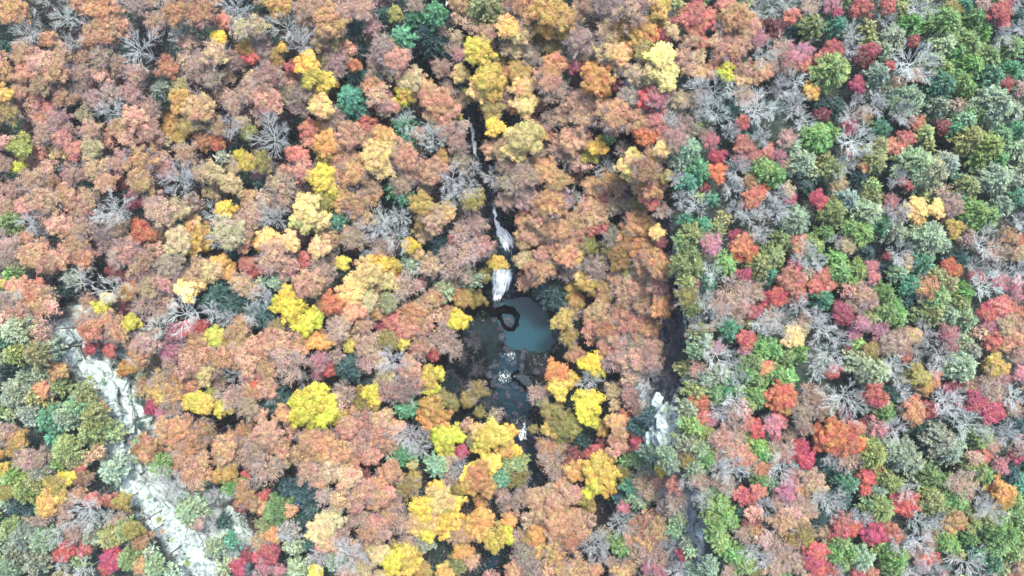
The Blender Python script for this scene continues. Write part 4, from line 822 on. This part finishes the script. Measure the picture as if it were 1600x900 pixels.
# code: kind, seen colour, crown family, colour words
CODE = {
 'o': ('copper_tree', (218,154,92), 'leaf', 'copper orange'), 'O': ('copper_tree', (226,120,72), 'leaf', 'vivid orange'), 't': ('copper_tree', (218,184,126), 'leaf', 'tan'),
 's': ('dusky_tree', (220,160,118), 'leaf', 'salmon'), 'p': ('dusky_tree', (204,160,128), 'thin', 'dusty pink'), 'm': ('dusky_tree', (172,142,122), 'thin', 'mauve brown'),
 'g': ('yellow_tree', (222,170,80), 'leaf', 'gold'), 'y': ('yellow_tree', (248,210,62), 'leaf', 'yellow'), 'l': ('yellow_tree', (238,226,26), 'leaf', 'lemon'),
 'k': ('yellow_tree', (252,216,130), 'leaf', 'cream'), 'v': ('yellow_tree', (164,146,60), 'leaf', 'olive gold'),
 'c': ('red_tree', (232,128,102), 'leaf', 'coral'), 'r': ('red_tree', (222,84,84), 'leaf', 'red'), 'x': ('red_tree', (196,60,98), 'leaf', 'crimson'),
 'P': ('red_tree', (216,134,146), 'thin', 'pink'), 'R': ('red_tree', (140,50,62), 'leaf', 'dark red'),
 'G': ('pine_tree', (124,170,74), 'pine', 'bright green'), 'E': ('pine_tree', (78,156,104), 'pine', 'emerald'), 'S': ('pine_tree', (154,180,138), 'pine', 'sage'),
 'V': ('pine_tree', (152,168,84), 'pine', 'olive green'), 'T': ('hemlock_tree', (58,106,98), 'pine', 'teal'), 'D': ('hemlock_tree', (34,74,66), 'pine', 'dark green'),
 'q': ('bare_tree', (104,100,108), 'bareb', 'dark grey'), 'B': ('bare_tree', (226,236,230), 'bareB', 'white'), 'b': ('bare_tree', (214,220,218), 'bareb', 'grey'), 'w': ('bare_tree', (226,204,190), 'bareb', 'brownish'),
}
ALB = 0.50
def seen(code):
    q = lin(CODE[code][1]) * ALB; g = q @ np.array([.3, .55, .15])
    return np.clip(q + (g - q) * (.10 if code in 'lygkvO' else .20), .004, .85)

LM = [(825,510,'the plunge pool'),(783,445,'the main waterfall'),(792,378,'the upper cascade'),(805,630,'the lower river pool'),(832,722,'the dark narrow pool'),(738,230,'the upstream white water'),
 (205,660,'the west cliff face'),(255,815,'the pale rock slope'),(375,830,'the west rock spur'),(100,520,'the top of the west cliff'),(1046,655,'the white rock outcrop'),(1045,560,'the dark east gully'),(1090,820,'the grey southeast cliff'),
 (1450,700,'the pale plateau boulder'),(574,398,'the mossy boulder'),(740,600,'the dark bowl'),(0,0,'the northwest corner'),(1600,0,'the northeast corner'),(0,900,'the southwest corner'),(1600,900,'the southeast corner'),
 (800,0,'the north edge middle'),(800,900,'the south edge middle'),(0,450,'the west edge middle'),(1600,450,'the east edge middle')]
LMT = [(493,635,'the broad lemon tree'),(465,485,'the twin lemon trees'),(675,792,'the big golden tree'),(940,740,'the bright yellow tree'),(620,875,'the south yellow tree'),(1305,682,'the big orange tree'),
 (655,60,'the north evergreen clump'),(1425,95,'the lone white bare tree'),(1303,105,'the round olive tree'),(543,578,'the round teal tree'),(345,465,'the teal evergreen patch'),
 (1080,30,'the coral tree'),(300,175,'the big gold tree'),(228,363,'the small vivid orange tree'),(425,215,'the pale bare tree'),(1400,222,'the coral leaning tree'),
 (1330,495,'the twin crimson trees'),(1205,465,'the red tree pair'),(1160,382,'the orange red tree'),(1540,640,'the crimson bare tree'),(1447,640,'the bright red tree'),(1315,818,'the crimson pair'),
 (1560,20,'the northeast red tree'),(1430,328,'the cream tree'),(1552,568,'the small gold tree'),(175,885,'the southwest crimson tree'),(232,698,'the pale salmon tree'),(38,242,'the olive gold tree'),
 (780,747,'the emerald tree'),(745,95,'the north yellow trees'),(815,222,'the cream river tree'),(482,336,'the west cream tree')]
# ------------------------------------------------------------------ place
REC = []
seenpos = []
def excluded(px, py, r):
    """openings that stay free of crowns in the photograph"""
    for (x, y, rx, ry) in KEEP_OPEN:
        if ((px - x) / (rx + r * .75)) ** 2 + ((py - y) / (ry + r * .75)) ** 2 < 1: return True
    return False
KEEP_OPEN = [(822,508,40,42),(806,625,26,34),(742,560,40,78),(815,585,26,22),(780,470,20,24),(1042,540,18,60),(796,385,10,26),(785,440,14,24),(830,718,10,26),(206,655,20,60),(105,520,12,50),(140,580,30,16),(235,795,30,24),(280,850,38,30),(300,890,20,24),(1046,655,12,30),(778,345,4,16),(872,575,22,20)]
def in_open_hard(px, py, r):
    # hand-placed crowns only give way at the very middle of an opening
    for (x, y, rx, ry) in ((822,508,36,38),(806,592,24,52),(775,340,3,22),(771,310,6,14),(741,224,8,14),(741,188,4,10),(703,30,3,18),(822,690,8,16),(833,735,8,20),(768,876,5,10),(696,868,10,10),(950,792,12,14),(658,95,10,20),(38,195,12,12),(1084,780,3,26),(1092,840,4,40),(1047,330,2,40),(1051,420,3,50),(1068,520,4,40),(1057,500,5,40),(1050,555,10,36),(1034,600,8,22),(788,440,8,24),(792,382,14,24),(745,540,22,50),
      (218,765,16,10),(242,795,24,18),(275,838,26,22),(303,885,26,22),(378,830,8,30),(1046,655,12,28)):
        kk = .7 if (rx < 11 and 690 < x < 840) else .6
        if ((px - x) / (rx + r * kk)) ** 2 + ((py - y) / (ry + r * kk)) ** 2 < 1: return True
    for (x, y, rx, ry) in ((98,500,9,30),(112,548,9,18),(132,572,12,12),(155,590,14,12),(180,610,16,18),(202,650,15,36),(210,700,8,30),(218,745,12,16)):
        if ((px - x) / (rx + r * .62)) ** 2 + ((py - y) / (ry + r * .62)) ** 2 < 1: return abs(px - 231) > 6 or abs(py - 697) > 8
    return False
for ox, oy, rows in TILES:
    for (x, y, r, c) in rows:
        if r <= 0: continue
        px, py, rp = ox + x / 3.0, oy + y / 3.0, r / 3.0
        if c in 'xrRPcO' and rp < 25: rp *= .9
        if in_open_hard(px, py, rp): continue
        REC.append([px, py, rp, c, 0])
for (px, py, rp) in ((1040, 500, 12), (1030, 535, 15), (1048, 548, 12), (1020, 575, 15), (1040, 590, 13), (1022, 615, 13), (1050, 470, 9), (725, 500, 14), (742, 530, 16), (722, 555, 14), (748, 575, 15), (730, 600, 14), (760, 625, 12), (705, 585, 12)):
    REC.append([px, py, rp, 'q', 0])
for (px, py, rp, cc) in ((232,776,6,'S'),(262,772,9,'b'),(285,800,8,'S'),(248,812,6,'V'),(300,838,8,'b'),(268,845,5,'S'),(322,868,7,'S'),(292,880,6,'V'),(255,830,4,'o'),(205,620,5,'S'),(218,665,7,'T'),(190,640,5,'S'),
                       (212,690,6,'S'),(160,596,6,'S'),(140,590,5,'V'),(222,630,6,'T'),(226,650,6,'b'),(340,800,9,'b'),(352,840,9,'S'),(360,870,8,'b'),(228,745,8,'b'),(210,720,5,'S'),(1052,680,6,'V'),(1040,640,4,'S'),(1060,660,6,'S')):
    REC.append([px, py, rp, cc, 0])
# trees no one could list one by one: fill the gaps with the neighbours' colours
P0 = np.array([(q[0], q[1], q[2]) for q in REC]); C0 = [q[3] for q in REC]
n_fill = 0
cand = [(random.uniform(-34, 1634), random.uniform(-34, 934)) for _ in range(9000)]
for (x, y) in cand:
    r = random.uniform(13, 20)
    d = np.hypot(P0[:, 0] - x, P0[:, 1] - y)
    if ((d - P0[:, 2] * .80 - r * .42) < 0).any(): continue
    if excluded(x, y, r) or in_open_hard(x, y, r): continue
    k = int(np.argmin(np.hypot(P0[:len(C0), 0] - x, P0[:len(C0), 1] - y)))
    near = np.argsort(d[:len(C0)])[:5]; c = C0[int(random.choice(list(near)))]
    if c in 'lyxrOkq' : c = random.choice('pbV') if x > 1060 else random.choice('pms')
    REC.append([x, y, r, c, 1]); P0 = np.vstack([P0, (x, y, r)]); n_fill += 1
    
def solve(px, py, frac_h):
    best = None
    for z in np.arange(2.0, 62.0, 1.5):
        x, y = PX(px, py, z); e = abs(ground(x, y) + frac_h - z)
        if best is None or e < best[0]: best = (e, z)
    for z in np.arange(best[1] - 1.5, best[1] + 1.6, .25):
        x, y = PX(px, py, z); e = abs(ground(x, y) + frac_h - z)
        if e < best[0]: best = (e, z)
    z = best[1]; x, y = PX(px, py, z); g = ground(x, y)
    return x, y, g, max(z - g, frac_h * .5)
KIND_N = {}
by_kind = {}
for q in REC: by_kind.setdefault(CODE[q[3]][0], []).append(q)
individual = set()
for k, L_ in by_kind.items():
    L_.sort(key=lambda q: -q[2] * (0.6 if (q[0] < 4 or q[0] > 1596 or q[1] < 4 or q[1] > 896) else 1))
    for q in L_[:296]: individual.add(id(q))

# ---- labels: colour, size and where it stands, chosen so that each fits one tree only
DIRS = ['east', 'northeast', 'north', 'northwest', 'west', 'southwest', 'south', 'southeast']
NUM = ['one', 'two', 'three', 'four', 'five', 'six', 'seven', 'eight', 'nine', 'ten', 'eleven', 'twelve']
SW = lambda r: 'tiny' if r < 14 else 'small' if r < 17.5 else 'mid-sized' if r < 21.5 else 'large' if r < 26.5 else 'very large'
ind = [q for q in REC if id(q) in individual]
n = len(ind); IX = np.array([q[0] for q in ind]); IY = np.array([q[1] for q in ind]); IR = np.array([q[2] for q in ind])
ICode = np.array([ord(q[3]) for q in ind]); ISize = np.array([SW(q[2]) for q in ind])
DD = np.hypot(IX[:, None] - IX[None], IY[:, None] - IY[None]); np.fill_diagonal(DD, 1e9)
order = np.argsort(DD, axis=1)[:, :2]; NB1 = ICode[order[:, 0]]; NB2 = ICode[order[:, 1]]
allLM = LM + LMT
LD, LDir = [], []
for (lx, ly, nm) in allLM:
    dx, dy = IX - lx, -(IY - ly); LD.append(np.clip((np.hypot(dx, dy) / 40).round(), 1, 99)); LDir.append(((np.degrees(np.arctan2(dy, dx)) + 382.5) // 45 % 8).astype(int))
NOUN = {'copper_tree': 'tree', 'dusky_tree': 'tree', 'yellow_tree': 'tree', 'red_tree': 'tree', 'pine_tree': 'pine', 'hemlock_tree': 'evergreen', 'bare_tree': 'bare tree'}
labels = [None] * n; used = set()
def label_for(i):
    c = ind[i][3]; near = sorted(range(len(allLM)), key=lambda k: math.hypot(IX[i] - allLM[k][0], IY[i] - allLM[k][1]))
    base = (ICode == ICode[i]); noun = NOUN[CODE[c][0]]; col = CODE[c][3]
    for k in near[:1]:
        if math.hypot(IX[i] - allLM[k][0], IY[i] - allLM[k][1]) < 13 and allLM[k][2].endswith('tree') and k >= len(LM):
            return None
    nb = CODE[chr(NB1[i])]; nbt = ('a ' if nb[3][0] not in 'aeiou' else 'an ') + nb[3] + ' ' + NOUN[nb[0]].replace('bare tree', 'bare one').replace('tree', 'one')
    for lvl in range(3):
        for k in near[:5]:
            d, r_ = LD[k][i], LDir[k][i]
            if d > 12: continue
            m = base & (LD[k] == d) & (LDir[k] == r_)
            if lvl >= 1: m &= (ISize == ISize[i])
            if lvl >= 2: m &= (NB1 == NB1[i])
            if m.sum() == 1:
                dist = NUM[int(d) - 1] + (' crown ' if d == 1 else ' crowns ') + DIRS[r_] + ' of ' + allLM[k][2]
                if lvl == 0: t = col + ' ' + noun + ' ' + dist
                elif lvl == 1: t = ISize[i] + ' ' + col + ' ' + noun + ' ' + dist
                else: t = ISize[i] + ' ' + col + ' ' + noun + ' beside ' + nbt + ', ' + dist
                if len(t.replace('-', ' ').split()) <= 16 and t not in used: return t
    for a_ in range(len(near)):      # by two landmarks
        for b_ in range(a_ + 1, min(a_ + 6, len(near))):
            k, k2 = near[a_], near[b_]
            m = base & (LDir[k] == LDir[k][i]) & (LD[k] == LD[k][i]) & (LDir[k2] == LDir[k2][i])
            if LD[k][i] <= 12 and m.sum() == 1:
                t = f"{col} {noun} {NUM[int(LD[k][i])-1]} crowns {DIRS[LDir[k][i]]} of {allLM[k][2]}, {DIRS[LDir[k2][i]]} of {allLM[k2][2]}"
                if len(t.split()) <= 16 and t not in used: return t
    return None
miss = []
for i in range(n):
    t = label_for(i)
    if t is not None and len(t.replace('-', ' ').split()) > 16: print('LONG', t)
    if t is None:
        near = sorted(range(len(allLM)), key=lambda k: math.hypot(IX[i] - allLM[k][0], IY[i] - allLM[k][1]))
        k = near[0]; c = ind[i][3]
        t = f"{ISize[i]} {CODE[c][3]} {NOUN[CODE[c][0]]}"
        if math.hypot(IX[i] - allLM[k][0], IY[i] - allLM[k][1]) < 13 and allLM[k][2].endswith('tree'): t = t + ' that is ' + allLM[k][2]
        else:
            t += f" {DIRS[LDir[k][i]]} of {allLM[k][2]}, {DIRS[LDir[near[1]][i]]} of {allLM[near[1]][2]}"
        if t in used:
            nb = CODE[chr(NB2[i])]; t = t + ', near ' + nb[3]
        if len(t.replace('-', ' ').split()) > 16: t = t.replace('very large ', '').replace('mid-sized ', '').replace(' of the ', ' of ')
        miss.append(t)
    used.add(t); labels[i] = t
from collections import defaultdict
dd = defaultdict(list)
for i, t in enumerate(labels): dd[t].append(i)
for t, v in list(dd.items()):
    if len(v) > 1 or len(t.split()) > 16:
        s = t.split(', near ')[0].replace(' of lone', ' of the lone')
        v.sort(key=lambda i: IY[i])
        for k, i in enumerate(v): labels[i] = ('northernmost ', 'southernmost ', 'middle ')[min(k, 2) if k < len(v) - 1 or k == 0 else 1] + ' '.join(s.split()[:15])
LAB = {id(q): labels[i] for i, q in enumerate(ind)}
print("labels", n, "unique", len(set(labels)), "weak", len(miss), "filled", n_fill)

GROUP = {'copper_tree': 'orange and tan broadleaf trees', 'dusky_tree': 'pink-brown broadleaf trees', 'yellow_tree': 'yellow and gold trees', 'red_tree': 'red and pink trees',
         'pine_tree': 'green pines', 'hemlock_tree': 'dark evergreens', 'bare_tree': 'leafless trees'}
CAT = {'copper_tree': 'orange tree', 'dusky_tree': 'pink-brown tree', 'yellow_tree': 'yellow tree', 'red_tree': 'red tree', 'pine_tree': 'pine', 'hemlock_tree': 'evergreen', 'bare_tree': 'bare tree'}
CAT = {'copper_tree': 'autumn oak', 'dusky_tree': 'autumn beech', 'yellow_tree': 'yellow tree', 'red_tree': 'red maple', 'pine_tree': 'pine tree', 'hemlock_tree': 'hemlock', 'bare_tree': 'bare tree'}
BARK = {'copper_tree': (.16, .13, .12), 'dusky_tree': (.20, .17, .16), 'yellow_tree': (.16, .14, .12), 'red_tree': (.20, .18, .18), 'pine_tree': (.10, .08, .07), 'hemlock_tree': (.07, .06, .05), 'bare_tree': (.3, .3, .3)}
JOIN = {}
for q in REC:
    px, py, rp, c, fil = q
    kind, _, fam, _w = CODE[c]
    plateau = px > 1060 or (py > 560 and px < 200)
    hf = (5.0 + rp * .22) if plateau else (8.5 + rp * .30)
    if kind == 'hemlock_tree': hf *= .75
    if c in 'Bb': hf += 1.3
    if c in 'R': hf *= .9
    if c in 'lyk': hf *= 1.06
    if fil: hf *= .8
    hf *= random.uniform(.94, 1.06)
    if abs(px - 788) < 48 and 320 < py < 470: hf *= .72
    if 195 < px < 250 and 560 < py < 760: hf = 7
    x, y, g, hf = solve(px, py, hf)
    R = rp * (CAM_H - g - hf) / F_PX * (1.08 if fam in ('leaf', 'thin') else 1.12 if fam == 'pine' else 1.04)
    if fam == 'pine': key = 'pineS' if rp < 16 else 'pineM' if rp < 23 else 'pineL'
    elif fam == 'leaf' and c in 'sotv' and rp >= 15 and random.random() < .4: key = 'thinM' if rp < 23.5 else 'thinL'
    elif fam == 'leaf': key = 'leafS' if rp < 15 else 'leafM' if rp < 23.5 else 'leafL'
    elif fam == 'thin': key = 'thinM' if rp < 23 else 'thinL'
    else: key = fam
    me, V, F, T = random.choice(LIB[key])
    col = seen(c); col = col * (1 + np.array([random.gauss(0, .07), random.gauss(0, .06), random.gauss(0, .07)]) * (.3 if fam.startswith('bare') else 1.2)) * random.gauss(1, .10)
    col = np.clip(col, .003, .9)
    rot = random.uniform(0, 6.283); zs = R * (random.uniform(.85, 1.1) if fam != 'pine' else random.uniform(1.2, 1.6))
    if id(q) not in individual:
        ca, sa = math.cos(rot), math.sin(rot)
        if fam in ('leaf', 'thin', 'pine'):
            me, V, F, T = random.choice(LIB['pineS' if fam == 'pine' else 'leafS'])
            sel = np.arange(len(F)) % 3 == 0; V = V.reshape(-1, 4, 3)[sel].copy(); mid = V.mean(1, keepdims=True); V = ((V - mid) * 1.3 + mid).reshape(-1, 3); T = T.reshape(-1, 4, 3)[sel].reshape(-1, 3); F = np.arange(len(V)).reshape(-1, 4)
        W = np.stack([(V[:, 0] * ca - V[:, 1] * sa) * R + x, (V[:, 0] * sa + V[:, 1] * ca) * R + y, V[:, 2] * zs + g + hf], 1)
        J = JOIN.setdefault((kind, 'pine' if fam == 'pine' else fam if fam.startswith('bare') else 'leaf'), [])
        J.append((W, F, T * col)); continue
    root = bpy.data.objects.new(kind, None); C.objects.link(root); root.location = (x, y, g - .1); root.empty_display_size = .5
    root["label"] = LAB[id(q)]; root["category"] = CAT[kind]; root["group"] = GROUP[kind]
    bc = np.array(BARK[kind]) if not fam.startswith('bare') else col * .9
    link("trunk", random.choice(TRUNKS), root, (0, 0, 0), (R if not fam.startswith('bare') else R * .6, R if not fam.startswith('bare') else R * .6, hf + (0 if not fam.startswith('bare') else -R * .3)), rot, tuple(bc))
    cr = link("crown", me, root, (0, 0, hf + .1), (R, R, zs), rot, tuple(col))
    if key.startswith('thin') or c in 'Po':       # boughs that show through the thin leaves
        b = random.choice(LIB['bareb'])[0]; link("bough", b, root, (0, 0, hf + .1), (R * .92, R * .92, zs * .8), rot, (.30, .25, .24))
    elif c == 'w':
        b = random.choice(LIB['wispM'])[0]; link("foliage", b, root, (0, 0, hf + .1), (R, R, zs * .8), rot, tuple(seen('p')))
NAMES = {'pine_tree': 'young_pine_foliage', 'dusky_tree': 'distant_tree_foliage', 'copper_tree': 'small_copper_foliage', 'yellow_tree': 'small_yellow_foliage', 'red_tree': 'small_red_foliage', 'bare_tree': 'bare_brush_foliage', 'hemlock_tree': 'young_hemlock_foliage'}
for (kind, fm), J in JOIN.items():
    off = 0; Vs, Fs, Ts = [], [], []
    for (W, F, T) in J: Vs.append(W); Fs.append(F + off); Ts.append(T); off += len(W)
    o = link(NAMES[kind], mesh_from(NAMES[kind], np.concatenate(Vs), np.concatenate(Fs), np.concatenate(Ts), False, [M_BARK if fm.startswith('bare') else M_NEEDLE if fm == 'pine' else M_LEAF]), color=(1, 1, 1))
    o["kind"] = "stuff"; o["label"] = "smaller " + CAT[kind] + " crowns filling in between the larger ones"; o["category"] = "foliage"
    print("joined", kind, len(J), off)

# ------------------------------------------------------------------ undergrowth and fallen leaves
def undergrowth(name, n, hmin, hmax, size, cols, seed, cover):
    r = np.random.default_rng(seed)
    x = r.uniform(-150, 150, n); y = r.uniform(-90, 90, n)
    z, e, dE, dW, wE, wW = terrain(x, y, True)
    ok = (e > 1.0) & (((name != 'fallen_leaves') & (r.random(n) < .05)) | (np.hypot((x - bx) / 14, (y - by) / 21) > 1)) & ~((dE > -wE) & (dE < 0) & (y < 40)) & ~((dW > -wW - 1) & (dW < 3) & (x < -60))
    px = 800 + x * F_PX / (CAM_H - z); py = 450 - y * F_PX / (CAM_H - z)
    dens = fbm(x / 7, y / 7, seed) ; ok &= dens > cover
    for (cx, cy, rx, ry) in ((270, 830, 75, 70), (1046, 655, 16, 36)):
        ok &= ~((((px - cx) / rx) ** 2 + ((py - cy) / ry) ** 2 < 1) & (r.random(n) < .55))
    x, y, z = x[ok], y[ok], z[ok]; n = len(x)
    m = 9
    c = np.repeat(np.stack([x, y, z], 1), m, 0) + r.normal(0, .7, (n * m, 3)) * np.array([1, 1, 0]) ; c[:, 2] += r.uniform(hmin, hmax, n * m)
    nn = r.normal(0, .5, (n * m, 3)) + np.array([0, 0, 1]); nn /= np.linalg.norm(nn, axis=1)[:, None]
    a = np.cross(nn, r.normal(0, 1, nn.shape)); a /= np.linalg.norm(a, axis=1)[:, None]; b = np.cross(nn, a)
    s = size * r.uniform(.5, 1.3, (n * m, 1)); V = np.stack([c - a * s * .6, c + b * s * .35, c + a * s * .6, c - b * s * .35], 1).reshape(-1, 3)
    cc = np.array(cols)[r.integers(0, len(cols), n)]; T = np.repeat(np.repeat(cc, m, 0) * r.uniform(.6, 1.4, (n * m, 1)), 4, 0)
    o = link(name, mesh_from(name, V, np.arange(len(V)).reshape(-1, 4), T, False, [M_LEAF]), color=(1, 1, 1)); o["kind"] = "stuff"
    return o
o = undergrowth("undergrowth", 26000, .3, 1.8, .55, [(.025, .045, .030), (.035, .028, .028), (.022, .042, .040), (.045, .045, .025)], 81, .41)
o["label"] = "low dark shrubs and brush under the trees"; o["category"] = "undergrowth"
# tufts of brush and stunted evergreens rooted in the ledges of the bare slopes
o = undergrowth("fallen_leaves", 9000, .02, .12, .42, [(.09, .05, .04), (.08, .045, .045), (.12, .075, .04)], 83, .40)
o["label"] = "brown fallen leaves over the forest floor"; o["category"] = "leaf litter"
# the same wood beyond the frame, one mass
far_v, far_f, far_t, off = [], [], [], 0
r = np.random.default_rng(5)
for _ in range(900):
    x, y = r.uniform(-172, 172), r.uniform(-104, 104)
    g = ground(x, y); px, py = 800 + x * F_PX / (CAM_H - g - 9), 450 - y * F_PX / (CAM_H - g - 9)
    if -40 < px < 1640 and -40 < py < 940: continue
    c = r.choice(list('ospptgvSVbbG' if px < 1000 else 'SGVEPxbpbV')); fam = CODE[c][2]; fam = {'leaf': 'leafS', 'thin': 'leafS', 'pine': 'pineS'}.get(fam, 'pineS')
    me, V, F, T = LIB[fam][int(r.integers(0, 4))]; R = r.uniform(2.8, 4.4)
    far_v.append(V * np.array([R, R, R]) + np.array([x, y, g + 8])); far_f.append(F + off); far_t.append(T * seen(c)); off += len(V)
o = link("far_woods", mesh_from("far_woods", np.concatenate(far_v), np.concatenate(far_f), np.concatenate(far_t), False, [M_LEAF]), color=(1, 1, 1))
o["kind"] = "stuff"; o["label"] = "autumn woodland going on past the edges of the view"; o["category"] = "woods"
print("objects", len(bpy.data.objects), "tris", sum(len(m.polygons) * 2 for m in bpy.data.meshes))
